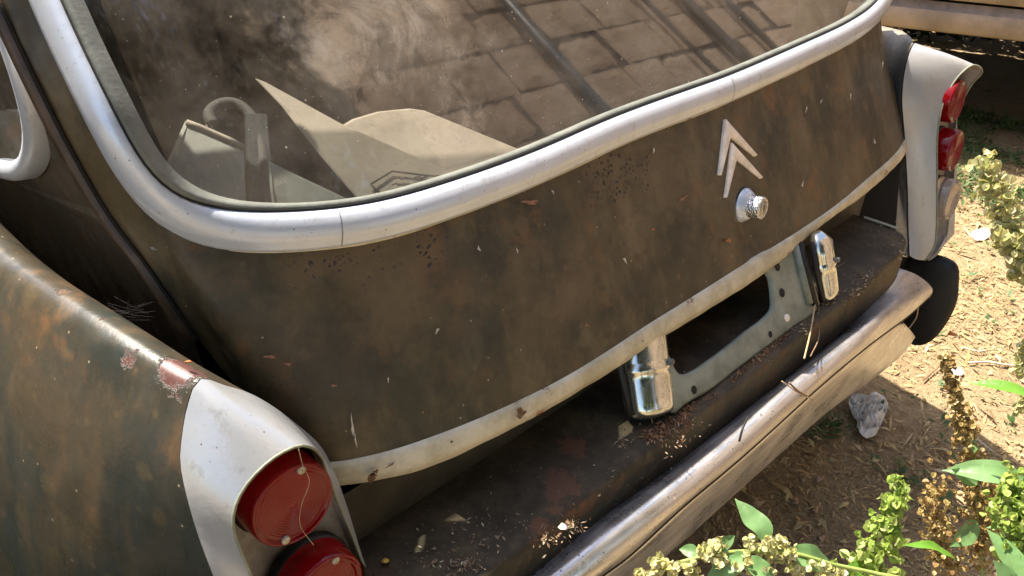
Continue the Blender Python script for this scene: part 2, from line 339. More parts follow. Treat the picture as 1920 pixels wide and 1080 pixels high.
MAT['pod_green'] = isl('green_seed_wings', [(.30,.42,.06), (.42,.52,.12), (.24,.36,.05), (.52,.55,.22)], .5, .4)
MAT['pod_tan'] = isl('tan_seed_wings', [(.36,.24,.07), (.46,.35,.13), (.30,.15,.05), (.50,.42,.17)], .55, .3)
MAT['pod_mix'] = isl('pale_seed_wings', [(.55,.54,.24), (.70,.66,.42), (.42,.42,.12), (.62,.52,.24), (.50,.54,.18)], .5, .35)
def leaf_mat(name, col):
    a = M(name); c = a.mix(a.ramp(a.noise(25, 6), .3, .7), tuple(x*.75 for x in col), col); c = a.mix(a.speck(70, .2, .05, 1), c, (.25, .15, .04))
    a.bump(a.vor(90, 'DISTANCE_TO_EDGE'), .0012, .6); a.fin(c, .45); t = a.new('BsdfTranslucent'); a.put(t.inputs[0], tuple(x*1.1 for x in col))
    ms = a.new('MixShader'); ms.inputs[0].default_value = .35; a.L.new(a.b.outputs[0], ms.inputs[1]); a.L.new(t.outputs[0], ms.inputs[2])
    a.L.new(ms.outputs[0], a.N['Material Output'].inputs[0]); return a.m
MAT['leaf'] = leaf_mat('dock_leaf', (.20, .36, .13)); MAT['leaf_bright'] = leaf_mat('bright_dock_leaf', (.17, .38, .04))
MAT['stem'] = flat('green_stem', (.26, .33, .08), .5, .3, 60); MAT['stem_tan'] = flat('dry_stem', (.34, .25, .10), .6, .3, 60)

# ------------------------------------------------------------------ ground (structure)
def vnoise(x, y, s):
    return math.sin(x*s*1.3 + 1.7*math.sin(y*s*.9)) * math.cos(y*s*1.1 + 1.3*math.sin(x*s*.7))
b = MB(); xs = np.concatenate([np.linspace(-60, -2, 20), np.linspace(-1.9, 5, 130), np.linspace(5.5, 60, 20)]); ys = np.concatenate([np.linspace(-60, -2.2, 20), np.linspace(-2, 4, 115), np.linspace(4.5, 60, 20)])
b.grid([[(x, y, .006*vnoise(x, y, 5) + .003*vnoise(x+3, y, 17)) for x in xs] for y in ys])
tagp(b.build('ground', MAT['ground']), 'dry brown earth the old wagon stands on', kind='structure')

# ================================================================== the old wagon
car = thing('station_wagon', (0, 0.3, 0), 'old black station wagon with faded brown paint and silver window trim, seen from its rear', 'car')
P_ = lambda lst, ax='z', v=None: [U(p[0], p[1], ax, p[2] if len(p) > 2 else v) for p in lst]
mir = lambda pts: [np.array([-p[0], p[1], p[2]]) for p in pts]

# --- rear opening: trim line -----------------------------------------------------
def GS(x, z): return .108 + .66*(z-.95) + .04*x*x + .27*x**6     # the rear glass surface
def US(px, py, off=0):
    q = RC.T @ np.array([(px - 960) / FPX, (py - 540) / FPX, 1.0]); a, b_ = .2, 3.0
    g = lambda t: (CAM + t*q)[1] - GS((CAM + t*q)[0], (CAM + t*q)[2]) - off
    ts = np.linspace(.2, 2.2, 400); v = [g(t) for t in ts]; k = next((i for i in range(1, 400) if v[i-1] < 0 <= v[i]), 200); a, b_ = ts[k-1], ts[k]
    for _ in range(40):
        m_ = (a+b_)/2
        if g(m_) < 0: a = m_
        else: b_ = m_
    return CAM + a*q
top_l = [np.array([-.60, GS(.60, 1.50), 1.50]), np.array([-.69, GS(.69, 1.45), 1.45])]
trim_leg = [np.array([-.722, .415, 1.32])] + P_([(106,20,-.740),(166,150,-.740),(216,248,-.739),(247,315,-.735)], 'x')
trim_bot = [US(*p) for p in ((330,408),(395,428),(480,434),(575,431),(700,415),(850,370),(1000,314),(1150,246),(1300,189),(1357,168),(1500,104),(1590,60),(1640,22))]
print('TRIM', np.round(np.array(trim_leg + trim_bot), 3).tolist())
trim_leg_r = mir(trim_leg)[::-1]
trim_path = cr(top_l + trim_leg + trim_bot + trim_leg_r + mir(top_l)[::-1], 260)
for _ in range(14): trim_path[1:-1] = (trim_path[:-2] + 2*trim_path[1:-1] + trim_path[2:])/4
# --- lower edge of the tailgate --------------------------------------------------
seam = [np.array([-.70, .80, 1.46])] + P_([(0,0,-.768),(70,150,-.764),(130,270,-.758),(205,400,-.748),(280,500,-.735),(350,605,-.722),(430,710,-.70),(520,800,-.69)], 'x')
edge_lo = P_([(621,911),(670,917),(741,904),(811,879),(917,823),(987,788),(1057,749),(1128,707),(1175,675),(1247,624),(1313,589),(1367,553),(1438,509),(1500,455),(1550,410),(1602,380),(1625,360),(1680,310),(1700,285),(1704,255)], 'z', .710)
edge_hi = P_([(606,876),(650,884),(698,879),(776,841),(881,795),(970,763),(1040,721),(1093,700),(1150,655),(1211,613),(1313,553),(1384,504),(1455,464),(1522,420),(1580,380),(1625,338),(1675,297),(1700,262),(1704,240)], 'z', .734)
seam_r = mir(seam)[::-1]
def smo(c, k):
    c = c.copy()
    for _ in range(k): c[1:-1] = (c[:-2] + 2*c[1:-1] + c[2:])/4
    return c
lo = smo(cr(edge_lo, 220), 140); hi = smo(cr(edge_hi, 220), 140); edge_hi = [hi[i] for i in range(0, 220, 11)] + [hi[-1]]
jit = lambda k, i: 0
def nrm_of(G):
    G = np.array(G); du = np.gradient(G, axis=1); dv = np.gradient(G, axis=0); n = np.cross(du, dv); n /= np.linalg.norm(n, axis=2)[..., None] + 1e-12; return n
# tailgate skin: from the trim's outer edge to the flange's upper edge
NC = 300
topc = cr(top_l[1:] + trim_leg + trim_bot + trim_leg_r + mir(top_l[1:]), NC)
botc = np.vstack([cr(seam + edge_hi[:1], 101)[:-1], cr(edge_hi[:-1], 140)[:-1], cr([edge_hi[-2]] + [edge_hi[-1]] + seam_r[1:], 61)])[:NC]
# correspondence by arc: split both curves at the two lower corners
def seg(c, n): return cr(c, n)
tA = cr(top_l[1:] + trim_leg + trim_bot[:2], 90); tB = cr(trim_bot[1:-1], 150); tC = cr(trim_bot[-2:] + trim_leg_r + mir(top_l[1:]), 90)
bA = cr(seam + edge_hi[:2], 90); bB = cr(edge_hi[1:-1], 150); bC = cr([edge_hi[-2], edge_hi[-1]] + seam_r[3:], 90)
tp = np.vstack([tA, tB[1:], tC[1:]]); bt = np.vstack([bA, bB[1:], bC[1:]])
for _ in range(6): tp[1:-1] = (tp[:-2] + 2*tp[1:-1] + tp[2:])/4; bt[1:-1] = (bt[:-2]+2*bt[1:-1]+bt[2:])/4
rows = []; NR = 44
for k in range(NR):
    t = k/(NR-1); r = tp*(1-t) + bt*t
    # crown: push the middle of the panel outwards (rear on the back, sideways on the flanks)
    cx = r[:, 0]; out = np.stack([np.sign(cx)*np.clip((abs(cx)-.52)/.16, 0, 1)**2, -np.clip((.80-abs(cx))/.12, 0.0, 1), 0*cx], 1)
    out /= np.linalg.norm(out, axis=1)[:, None] + 1e-9
    r = r + out*(.005*math.sin(math.pi*t**1.3)); rows.append(r)
G = np.array(rows)
# dish below the lock button
d0 = G - (LOCKP + np.array([.0, 0, -.022])); rr = np.sqrt(d0[..., 0]**2 + (d0[..., 2]*.85)**2)
G[..., 1] += .011*np.exp(-(rr/.034)**4)
SK = G.copy()
tg = mesh('tailgate', G.reshape(-1, 3), [(i*G.shape[1]+j, i*G.shape[1]+j+1, (i+1)*G.shape[1]+j+1, (i+1)*G.shape[1]+j) for i in range(NR-1) for j in range(G.shape[1]-1)], MAT['tail'], car)
def on_skin(px, py):
    """nearest tailgate skin vertex to a traced ray"""
    q = UD(px, py, 1) - CAM; q /= np.linalg.norm(q); V = SK.reshape(-1, 3) - CAM; t = V @ q; d = np.linalg.norm(V - t[:, None]*q, axis=1)
    i = d.argmin(); return CAM + q*t[i]
# flange strip, standing 2 mm proud, slightly wavy lower edge
wav = np.array([.0005*math.sin(i*.31) + .0004*math.sin(i*.83+1) for i in range(220)])
lo[:, 2] += wav; mid_ = (lo + hi)/2; mid_[:, 1] -= .003
FG = np.array([hi + [0, .003, .0030], hi + [0, -.0028, .0018], hi + [0, -.0042, -.001], mid_ + [0, -.004, 0], lo + [0, -.002, 0], lo + [0, .003, -.002], lo + [0, .02, .004]])
fl = MB().grid(FG).build('flange', MAT['flange'], tg)
# screw holes with dark cores
for px, py in ((697,895),(1075,722),(1317,568),(1500,443),(1622,350)):
    c = U(px, py, 'z', .719) ; q = (CAM - c)/np.linalg.norm(CAM - c); c = c + q*.0075
    nn = np.array([0, -.95, .1])
    MB().lathe([(.0046, 0), (.0005, 0)], c, nn, 20).build('screw_hole', MAT['void'], fl)

# --- trim moulding -----------------------------------------------------------------
def sweep(path, prof, cent, closed=False, sm=0):
    """profile (a across, h out) swept on path; 'across' points from glass to body, 'out' away from cent"""
    n = len(path); T = np.gradient(path, axis=0)
    if closed: T = (np.roll(path, -1, 0) - np.roll(path, 1, 0))
    T /= np.linalg.norm(T, axis=1)[:, None]; G = []
    O = np.array([cent(p) for p in path])
    for _ in range(40 if not closed else 0): O[1:-1] = (O[:-2] + O[1:-1] + O[2:])/3
    for i in range(n):
        out = O[i]; out = out - T[i]*(out @ T[i]); out /= np.linalg.norm(out); ac = np.cross(T[i], out)
        G.append([path[i] + ac*a + out*h for a, h in prof])
    return np.array(G)
def outdir(p):
    k = np.clip((abs(p[0]) - .56)/.18, 0, 1)
    up = .42 + .1*np.clip((p[2]-.96)/.3, 0, 1); v = np.array([np.sign(p[0])*k*1.25, -(1-.62*k), up*(1-.25*k)]); return v/np.linalg.norm(v)
W = .0168
prof = [(-W, -.010), (-W, .005), (-W*.86, .0095), (-W*.5, .0128), (-W*.05, .0140), (W*.35, .0132), (W*.60, .0112), (W*.74, .0090), (W*.95, .0075), (W*1.08, .0055), (W*1.08, -.010)]
TG = sweep(trim_path, prof, outdir)
# make 'across' consistently point to the body side
g = MB().grid(TG)
tr = g.build('rear_window_trim', MAT['silver'], car)
for px in ((1357, 172), (640, 425)):   # joints in the moulding
    c = U(px[0], px[1], 'z', .945); i = np.linalg.norm(trim_path - c, axis=1).argmin()
    pr2 = [(a*1.0, h+.0006) for a, h in prof[1:-1]]; seg_ = sweep(trim_path[i-2:i+3], pr2, outdir); a0 = seg_[2]; a1 = seg_[2] + (seg_[3]-seg_[2])*.06
    MB().grid([a0, a1]).build('joint_line', MAT['rubber'] if px[0] < 900 else MAT['void'], tr)
sgn = 1
ac_in = -1
prof2 = [(-W*1.02, .001), (-W*1.05, .006), (-W*1.15, .0066), (-W*1.30, .0055), (-W*1.38, .003), (-W*1.38, -.008)]
MB().grid(sweep(trim_path, prof2, outdir)).build('window_gasket', MAT['rubber'], car)
prof3 = [(-W*.98, .0035), (-W*1.0, .0072), (-W*1.09, .0072), (-W*1.1, .0035)]
MB().grid(sweep(trim_path, prof3, outdir)).build('gasket_groove', MAT['void'], car)
# body-side paint-edge of the trim: thin chipped cream line with rust
prof4 = [(W*1.0, .003), (W*1.13, .0034), (W*1.20, .0016)]
PG = sweep(trim_path, prof4, outdir)
for i in range(len(PG)): PG[i, 2] = PG[i, 1] + (PG[i, 2]-PG[i, 1])*(.4 + 1.3*max(0, vnoise(i*.07, 2, 3)))
MB().grid(PG).build('chipped_paint_edge', MAT['flange'], car)
# --- glass -------------------------------------------------------------------------
gp = sweep(trim_path, [(-W*1.0, -.001)], outdir)[:, 0]
ctr = np.argmin(abs(gp[:, 0]) + 9*(gp[:, 2] > 1.1)); Lh = cr(gp[:ctr+1][::-1], 70); Rh = cr(gp[ctr:], 70)
X = np.array([[Lh[k]*(1-t) + Rh[k]*t for t in np.linspace(0, 1, 80)] for k in range(70)])
X[..., 1] = .006 + GS(X[..., 0], X[..., 2])
MB().grid(X).build('rear_window', MAT['glass'], car)

# --- pillar seam (gutter lip + dark gap), side panel ---------------------------------
sl_ = cr(seam[1:], 80); sl_ = np.vstack([np.array([-.72, .86, 1.36]), sl_])
for sd, ss in (('l', sl_), ('r', np.array(mir(sl_)))):
    sg = -1 if sd == 'l' else 1
    sm = cr(ss, 120)[:(106 if sd == 'l' else 84)]
    MB().grid([sm + [sg*.001, .019, 0], sm + [sg*.008, .015, 0.002], sm + [sg*.0095, .009, .001], sm + [sg*.006, .003, 0], sm + [sg*-.008, .001, -.003]]).build('drip_rail', MAT['seam'], car)
    MB().grid([sm + [sg*.0025, .0025, -.001], sm + [sg*.001, -.004, -.001]]).build('panel_gap', MAT['void'], car)
    # side panel rows
    rows = []
    ii = [0, 6, 20, 35, 50, 65, 80, 95, 100, 105] if sd == 'l' else [0, 6, 20, 35, 50, 65, 75, 80, 82, 83]
    for i in ii:
        s0 = sm[i] + [0, .014, 0]; f0 = np.array([sg*(.70 if i == 0 else .777), 3.4, s0[2]+.02]); m0 = np.array([sg*(.715 if i == 0 else .771), 1.2, s0[2]+.01])
        if i >= 95: f0[2] = m0[2] = s0[2]
        if i < 20: m0[0] = sg*(.73 + .041*i/20)
        rows.append(cr([s0, s0*.7 + m0*.3 + [sg*.006, 0, 0], m0, f0], 60))
    rows.append(rows[-1] + [-sg*.03, .02, -.3])
    q = loft([rows[k][::4] for k in range(len(rows))], 60, 60) if False else np.array(rows)
    MB().grid(q).build('side_panel', MAT['pillar'], car)
    # quarter window: a deep trim loop with dark glass
    xs_ = sg*-.0
    loop = P_([(-60,-60),(-10,20),(25,105),(48,180),(60,240),(57,290),(38,318),(5,318),(-40,300)], 'x', -.765)
    loop = [p for p in loop] + [np.array([-.786, 1.25, .98]), np.array([-.786, 1.55, 1.02]), np.array([-.770, 1.62, 1.2]), np.array([-.758, 1.45, 1.33]), np.array([-.758, 1.1, 1.33])]
    if sd == 'r': loop = mir(loop)
    lp = cr(loop, 140, True)
    cen = lambda p, sg=sg: np.array([sg*1.0, -.12, .12])
    TQ = sweep(lp, [(-.0105, -.012), (-.0100, .002), (-.006, .006), (0, .0075), (.006, .006), (.010, .002), (.0105, -.012)], cen, True)
    qt = MB().grid(np.vstack([TQ, TQ[:1]])).build('quarter_window_trim', MAT['silver'], car)
    cc = lp.mean(0); MB().grid([lp - [sg*.004, 0, 0], lp*.5 + cc*.5 - [sg*.006, 0, 0], np.repeat(cc[None], 140, 0) - [sg*.006, 0, 0]], True).build('quarter_window', MAT['glass'], car)
# belt crease under the quarter window (left side, near the camera, and its mirror)
cre = P_([(-40,318),(30,342),(110,378),(170,405),(186,412)], 'x', -.747)
for pts in (cre, mir(cre)):
    c = cr(pts, 30); s = np.sign(c[0][0]); wv = np.sin(np.linspace(math.pi*.5, math.pi, 30))[:, None]
    MB().grid([c + np.array([s*-.004, 0, .010]), c + np.array([s*.004, 0, .003])*wv, c + np.array([s*.002, 0, -.004])*wv, c + np.array([s*-.004, 0, -.012])]).build('belt_crease', MAT['pillar'], car)

# --- roof, floor, cabin lining, bulkhead ---------------------------------------------
rf = []
for t in np.linspace(0, 1, 24):
    y = .60 + t*3.15; x = np.linspace(-1, 1, 25); rf.append([(.70*u, y + 0, 1.46 + .085*(1-u*u) - .05*(2*t-1)**2*(1 if t > .5 else .4)) for u in x])
solid(MB().grid(rf).build('roof', MAT['fender'], car), .02, -1)
for s in (-1, 1):
    MB().grid([[(s*.70, y, 1.455 if k else 1.33) for y in np.linspace(.86 - .0*k, 3.5, 20)] for k in (0, 1)]).build('roof_rail', MAT['pillar'], car)
MB().grid([[(x, y, .40) for x in (-.72, -.2, .2, .72)] for y in (.22, 1.5, 3.5)]).build('underfloor', MAT['void'], car, False)
b = MB()
b.grid([[(x*wd_, y, z) for x in (-1, 0, 1)] for y, z, wd_ in ((.075, .778, .50), (.13, .775, .56), (.25, .775, .64), (.4, .775, .68), (2.4, .78, .68), (2.5, 1.4, .68))])
b.grid([[(-.70, y, z) for y in (.42, 2.5)] for z in (.72, 1.42)]); b.grid([[(.70, y, z) for y in (.42, 2.5)] for z in (.72, 1.42)])
b.build('cabin_lining', MAT['inside'], car, False)
MB().grid([[(x, 3.55 - .1*abs(x), z) for x in (-.8, -.3, .3, .8)] for z in (.35, 1.0, 1.45)]).build('bulkhead', MAT['pillar'], car)

# --- fenders with lamp caps ------------------------------------------------------------
JL = [np.array([-.668, .0, .50]), np.array([-.670, .035, .66]), np.array([-.673, .060, .76]), np.array([-.692, .072, .800]), np.array([-.722, .070, .847])] + \
     [np.array([-.748, .060, .878]), U(372,713,'y',.052), U(352,760,'y',.048), U(341,820,'y',.040), U(338,865,'y',.034), U(350,930,'y',.022), U(372,1005,'y',.010), U(400,1080,'y',-.004), np.array([-.806, -.045, .60]), np.array([-.80, -.06, .50])]
RL = [np.array([-.672, -.035, .50]), U(715,1140,'y',-.012), U(690,1080,'y',.002), U(630,930,'y',.018), U(607,870,'y',.016)] + \
     [U(600,853,'y',.006), U(588,841,'y',.0), U(560,836,'y',-.004), U(522,853,'y',-.006), U(490,878,'y',-.008), U(460,912,'y',-.009), U(441,950,'y',-.010), U(437,985,'y',-.012), U(448,1025,'y',-.016), U(470,1078,'y',-.022), np.array([-.788, -.058, .60]), np.array([-.782, -.07, .50])]
JR = [U(1706,480,'x',.655), U(1704,440,'x',.652), U(1702,350,'x',.650), U(1697,260,'x',.650), U(1692,180,'x',.640), U(1699,122,'x',.652), U(1712,85,'x',.690)] + \
     [np.array([.74, .115, .897]), np.array([.78, .09, .878]), np.array([.803, .055, .83]), np.array([.808, .02, .75]), np.array([.80, -.05, .52])]
RR = [U(1735,488,'x',.668), U(1752,462,'x',.670), U(1756,430,'x',.671), U(1757,330,'x',.674), U(1758,250,'x',.680), U(1770,190,'x',.694), U(1798,142,'x',.722), U(1825,122,'x',.748)] + \
     [np.array([.778, -.002, .862]), np.array([.788, .012, .83]), U(1795,215,'x',.788), U(1789,320,'x',.786), U(1780,400,'x',.782), U(1773,448,'x',.770), U(1757,476,'x',.74), U(1741,488,'x',.70)]
def fin(side, J, R, sg):
    nJ, nR = cr(J, 90), cr(R, 90)
    rows = []
    for t in np.linspace(0, 1, 12):
        r = nJ*(1-t) + nR*t; c = r.mean(0); bulge = math.sin(math.pi*t)*.003
        d = r - c; d[:, 1] = 0; d /= np.linalg.norm(d, axis=1)[:, None]+1e-9; rows.append(r + d*bulge)
    if side == 'l': wgt = None
    capb = MB().grid(rows)
    cap = capb.build('fender_cap', MAT['cap'], car)
    # rounded lip, inner wall and recessed lamp panel
    MB().tube(nR, .0012 if sg < 0 else .0018, 6).build('cap_lip', MAT['rim'], cap)
    pan_y = lambda z: .040 + (z-.80)*(.133 if sg < 0 else .23)
    inner = nR*1.0; inner[:, 1] = [pan_y(z) for z in inner[:, 2]]; c = inner.mean(0); inner = inner + (c - inner)*.02
    MB().grid([nR, nR*.5 + inner*.5, inner]).build('cap_wall', MAT['recess'], cap)
    pan = MB(); cc = np.array([sg*.733, 0, .68]); cc[1] = pan_y(cc[2])
    pan.grid([inner, inner*.5 + cc*.5, np.repeat(cc[None], 90, 0)], True); pan.build('lamp_panel', MAT['recess'], cap)
    # fender body forward of the cap
    base = nJ + np.array([0, .0025, 0]); cj = base.mean(0); base[:, 0] += (cj[0]-base[:, 0])*.012; base[:, 2] -= .001
    K = 90; sx = lambda L: cr([np.array([sg*p[0], p[1], p[2]]) for p in L], K)
    if sg < 0:
        r1 = U(182,600,'z',.905); r0 = U(0,473,'z',.903); y1, y0 = r1[1], r0[1]; x1, x0 = -r1[0], -r0[0]
    F = []
    for (y, rx, rz) in ((.20, None, None), (.37, None, None), (.8, .838, .925), (1.4, .865, .945), (2.2, .885, .955), (3.4, .89, .94)):
        if rx is None:
            p0_ = U(182,600,'z',.905); p1_ = U(0,473,'z',.903)
            y_, q = (p0_[1], p0_) if y == .20 else (p1_[1], p1_); y = y_; rx = -q[0]; rz = q[2]
        g_ = .90 if y < .3 else 1.0
        F.append(sx([(rx-.075, y, .50), (rx-.072, y, .66), (rx-.062, y, .78), (rx-.046, y, rz-.07), (rx-.031, y, rz-.024), (rx-.014, y, rz-.004), (rx, y, rz), (rx+.012*g_, y, rz-.010), (rx+.032*g_, y, rz-.042), (rx+.054*g_, y, rz-.085), (rx+.072*g_, y, rz-.13), (rx+.086*g_, y, rz-.18), (rx+.098*g_, y, rz-.25), (rx+.104*g_, y, .52), (rx+.100*g_, y, .20)]))
    if sg > 0: pass
    rows = [base] + F
    # even parameterisation: align ridge index of the joint with the sections' ridge
    def align(c):
        i = int(np.argmax(c[:, 2])); return np.vstack([cr(c[:i+1], 45), cr(c[i:], 46)[1:]])
    ra = [align(r) for r in rows]
    FR = np.array([cr([r[j] for r in ra], 60) for j in range(90)])
    fo = MB().grid(FR).build('fender', MAT['fender' if sg < 0 else 'fender_r'], car)
    if sg > 0:
        fo.data.materials.clear(); fo.data.materials.append(MAT['fender_r'])
    return cap
capL = fin('l', JL, RL, -1); capR = fin('r', JR, RR, 1)
AX = np.array([0, -1, .13]); AX /= np.linalg.norm(AX)
def lamp(c, red, nm, k_=1., back=.042):
    c = np.array(c); b0 = c - AX*back*k_
    pf = [(.0455, 0), (.0460, .010), (.0452, .013), (.0452, .024), (.0445, .0365), (.0437, .0400), (.0422, .0418), (.0400, .0412), (.0388, .0388), (.0370, .0389)]
    for q_ in np.arange(.035, .004, -.0026): pf += [(q_, .0392), (q_-.0011, .0398), (q_-.0016, .0392)]
    ln = MB().lathe([(r*k_, h*k_) for r, h in pf + [(.0005, .0396)]], b0, AX, 64)
    o = ln.build('tail_lamp' if red else 'reversing_lamp', MAT['lens'] if red else MAT['clear'], car)
    MB().lathe([(.047*k_, -.004), (.0485*k_, .006*k_), (.0458*k_, .008*k_)], b0, AX, 48).build('rubber_gasket', MAT['black'], o)
    MB().lathe([(.044*k_, .002), (.040*k_, .004), (.025*k_, .003), (.0005, .001)], b0, AX, 32).build('reflector', MAT['reflector'], o)
    side = np.cross(AX, [0, 0, 1]); side /= np.linalg.norm(side); up = np.cross(side, AX)
    for s in (1, -1):
        a = math.radians(115); v = (side*-math.cos(a) * (-1) + up*math.sin(a))
        v = (-side*.42 + up*.9)*s*(-1 if c[0] > 9 else 1)
        if np.dot(v, up)*s < 0: v = -v
        p = b0 + AX*.0402*k_ + v/np.linalg.norm(v)*.0375*k_
        MB().lathe([(.0037, -.004), (.0037, .0008), (.0031, .0014), (.0005, .0015)], p, AX, 16).build('screw', MAT['screw'], o)
        MB().box(p + AX*.0022, (.0036, .0004, .0006)).build('screw_slot', MAT['void'], o) if False else None
for s in (-1, 1):
    for k, red in enumerate((True, True, False)):
        if s < 0: c = U(*((552,949),(617,1112),(672,1250))[k], 'y', -.004 - .013*k); lamp(c, red, '', .80)
        else: c = U(*((1797,190),(1793,283),(1788,375))[k], 'x', (.733,.729,.725)[k]); lamp(c, red, '', .93)

# --- emblem, lock ---------------------------------------------------------------------
def epl(px, py, h):
    p = on_skin(px, py); q = (CAM - p)/np.linalg.norm(CAM - p); return p
e_a, e_b = on_skin(1384, 236), on_skin(1384, 332); e_t = e_a - e_b; en = np.cross(e_t, [1.0, 0, 0]); en /= np.linalg.norm(en); en = en if en[1] < 0 else -en
ep0 = on_skin(1385, 285) + en*.004
def chev(pts, mids):
    b = MB(); base = [UPL(x, y, en, ep0) for x, y in pts]; mid = [UPL(x, y, en, ep0) for x, y in mids]
    n = len(base); lo_ = [p - en*.007 for p in base]; up_ = base; cres = [p + en*.003 for p in mid]
    V = lo_ + up_ + cres; F = [(i, (i+1) % n, n+(i+1) % n, n+i) for i in range(n)]; a = n; m_ = 2*n
    F += [(a+0, a+1, m_+1, m_+0), (a+1, a+2, m_+2, m_+1), (a+2, a+3, m_+2), (a+3, a+4, m_+1, m_+2), (a+4, a+5, m_+0, m_+1), (a+5, a+0, m_+0)]
    o = b.add(V, F).build('chevron', MAT['emblem'], emb, False); return bevel(o, .0005, 2, 20)
emb = MB().add([ep0 - en*.008, ep0 - en*.008 + [.004, 0, 0], ep0 - en*.008 + [0, 0, .004]], [(0, 1, 2)]).build('emblem', MAT['emblem'], car)
chev([(1347.5,328),(1361.7,223),(1419,289),(1416,294),(1371,257),(1353,329)], [(1350,327),(1366,238),(1417,291)])
chev([(1359,370),(1373,267),(1429.5,331),(1426,335.5),(1382,299),(1363,371)], [(1361,369),(1376.5,281),(1427.5,333)])
lk = on_skin(1392, 384); la = np.array([.06, -.985, .16]); la /= np.linalg.norm(la)
lo1 = MB().lathe([(.0255, -.014), (.0262, -.001), (.0255, .0015), (.0240, .002)], lk, la, 48).build('lock_button', MAT['black'], tg)
MB().lathe([(.0238, .000), (.0242, .003), (.0235, .0045), (.0190, .0110), (.0172, .0125), (.015, .0130)], lk, la, 48).build('lock_collar', MAT['silver'], lo1)
MB().lathe([(.0158, .010), (.0156, .028), (.0148, .0308), (.0125, .0314), (.0118, .0306)], lk, la, 40).build('lock_barrel', MAT['pitted'], lo1)
MB().lathe([(.0119, .0306), (.0085, .0306), (.0082, .0316), (.0005, .0316)], lk, la, 32).build('lock_face', MAT['screw'], lo1)
kx = np.cross(la, [0, 0, 1]); kx /= np.linalg.norm(kx); kz = np.cross(kx, la); Rk = np.stack([kx, la, kz], 1)
MB().box(lk + la*.0317, (.0007, .0004, .0045), Rk).build('key_slot', MAT['void'], lo1)

def chip(px, py, sx, sz, mat, nm='paint_chip', ang=0):
    c = on_skin(px, py); q = (CAM - c)/np.linalg.norm(CAM - c); o = []; n_ = 13; k = rng.uniform(0, 6)
    for t in np.linspace(0, 2*math.pi, n_, endpoint=False):
        r_ = 1 + .35*math.sin(3*t + k) + .2*math.sin(7*t + k*2); u, v = sx*r_*math.cos(t), sz*r_*math.sin(t); u, v = u*math.cos(ang) - v*math.sin(ang), u*math.sin(ang) + v*math.cos(ang)
        o.append(UPL(px + u, py + v, en, c - en*-.0035))
    MB().add(o, [tuple(range(n_))]).build(nm, mat, tg, False)
MAT['chip'] = flat('pink_brown_primer', (.26, .12, .075), .6, .3, 120); MAT['chipw'] = flat('pale_scratch', (.5, .47, .40), .6, .3, 200); MAT['chipo'] = flat('orange_rust', (.36, .13, .035), .7, .3, 150)
for px, py, sx, sz, m_, ag in ((995,379,15,4,'chip',0),(507,669,11,3,'chip',.1),(540,683,6,2.5,'chip',.2),(626,723,5,2,'chip',0),(1281,372,8,2.5,'chip',-.6),(1367,451,5,3.5,'chipo',0),(661,800,2.2,20,'chipw',-.12),(667,826,1.5,12,'chipw',-.15),(898,466,2,5,'chipw',-.4),(1172,488,2,6,'chipw',-.5),(1226,282,1.5,5,'chipw',.1),(1037,360,1.5,4,'chipw',-.5),(970,470,1.2,5,'chipw',-.3),(1655,120,1.3,6,'chipw',.1),(1512,205,1.2,6,'chipw',.3),(1595,180,1.2,6,'chipw',0),(1640,265,1.2,5,'chipw',-.2),(1540,190,1.2,4,'chipw',.4),(728,712,1.2,5,'chipw',0),(1505,345,1.2,6,'chipw',.2),(1225,430,3,1.5,'chipo',0),(1100,610,2.5,1.5,'chipo',0),(820,620,2,6,'chipw',.5)):
    chip(px, py, sx, sz, MAT[m_], 'paint_chip' if m_ != 'chipw' else 'scratch', ag)

def chipf(px, py, sx, sz, mat, ang=-.5):
    c = U(px, py, 'z', .722 ); c = c + (CAM - c)/np.linalg.norm(CAM - c)*.0078; nf = np.array([0, -1., .12]); o = []; k = rng.uniform(0, 6)
    for t in np.linspace(0, 2*math.pi, 17, endpoint=False):
        r_ = 1 + .3*math.sin(3*t + k) + .25*math.sin(5*t + k*2) + .12*math.sin(9*t+k); u, v = sx*r_*math.cos(t), sz*r_*math.sin(t); u, v = u*math.cos(ang) - v*math.sin(ang), u*math.sin(ang) + v*math.cos(ang)
        o.append(UPL(px + u, py + v, nf, c))
    MB().add(o, [tuple(range(17))]).build('rust_patch', mat, fl, False)
MAT['rustf'] = flat('brown_flange_rust', (.15, .07, .035), .8, .6, 220)
for px, py, sx, sz in ((1000,752,17,7),(978,775,8,10),(1180,638,5,4),(1188,628,4,5),(1155,655,6,3),(1010,742,22,3),(705,884,5,3),(1504,437,7,5),(885,806,6,3),(1105,700,5,2),(1410,500,10,2),(1640,340,8,2.5),(1315,563,6,5),(1075,716,5,5),(860,822,12,1.6),(740,868,16,1.8),(1250,598,14,1.4),(697,897,9,6)):
    chipf(px, py, sx, sz, MAT['rustf'])

# --- inner rear panel, shelf, plate frame, housings -------------------------------------
MB().grid([[(x, .062 + (.02 if z > .70 else 0), z) for x in np.linspace(-.69, .527, 30)] for z in (.555, .60, .64, .695)]).grid([[(x, .064 + (.02 if z > .70 else 0), z) for x in np.linspace(-.56, .527, 30)] for z in (.69, .74, .80)]).build('rear_panel', MAT['inner'], car)
MB().grid([[(-.69, y, z) for y in (-.03, .02, .062, .30)] for z in (.50, .60, .69)]).build('corner_panel', MAT['inner'], car)
MB().grid([[(x, .155, z) for x in (.50, .60, .70)] for z in (.38, .6, .78)]).grid([[(x, y + (z-.42)*.22, z) for x, y in ((.527, .13), (.60, .07), (.649, -.005))] for z in (.42, .56, .72)]).grid([[(.527, y, z) for y in (.066, .20)] for z in (.50, .69)]).build('recess_shade', MAT['void'], car)  # near-black sheets hide the lit fender and stand for the recess's shade
ZS = .622
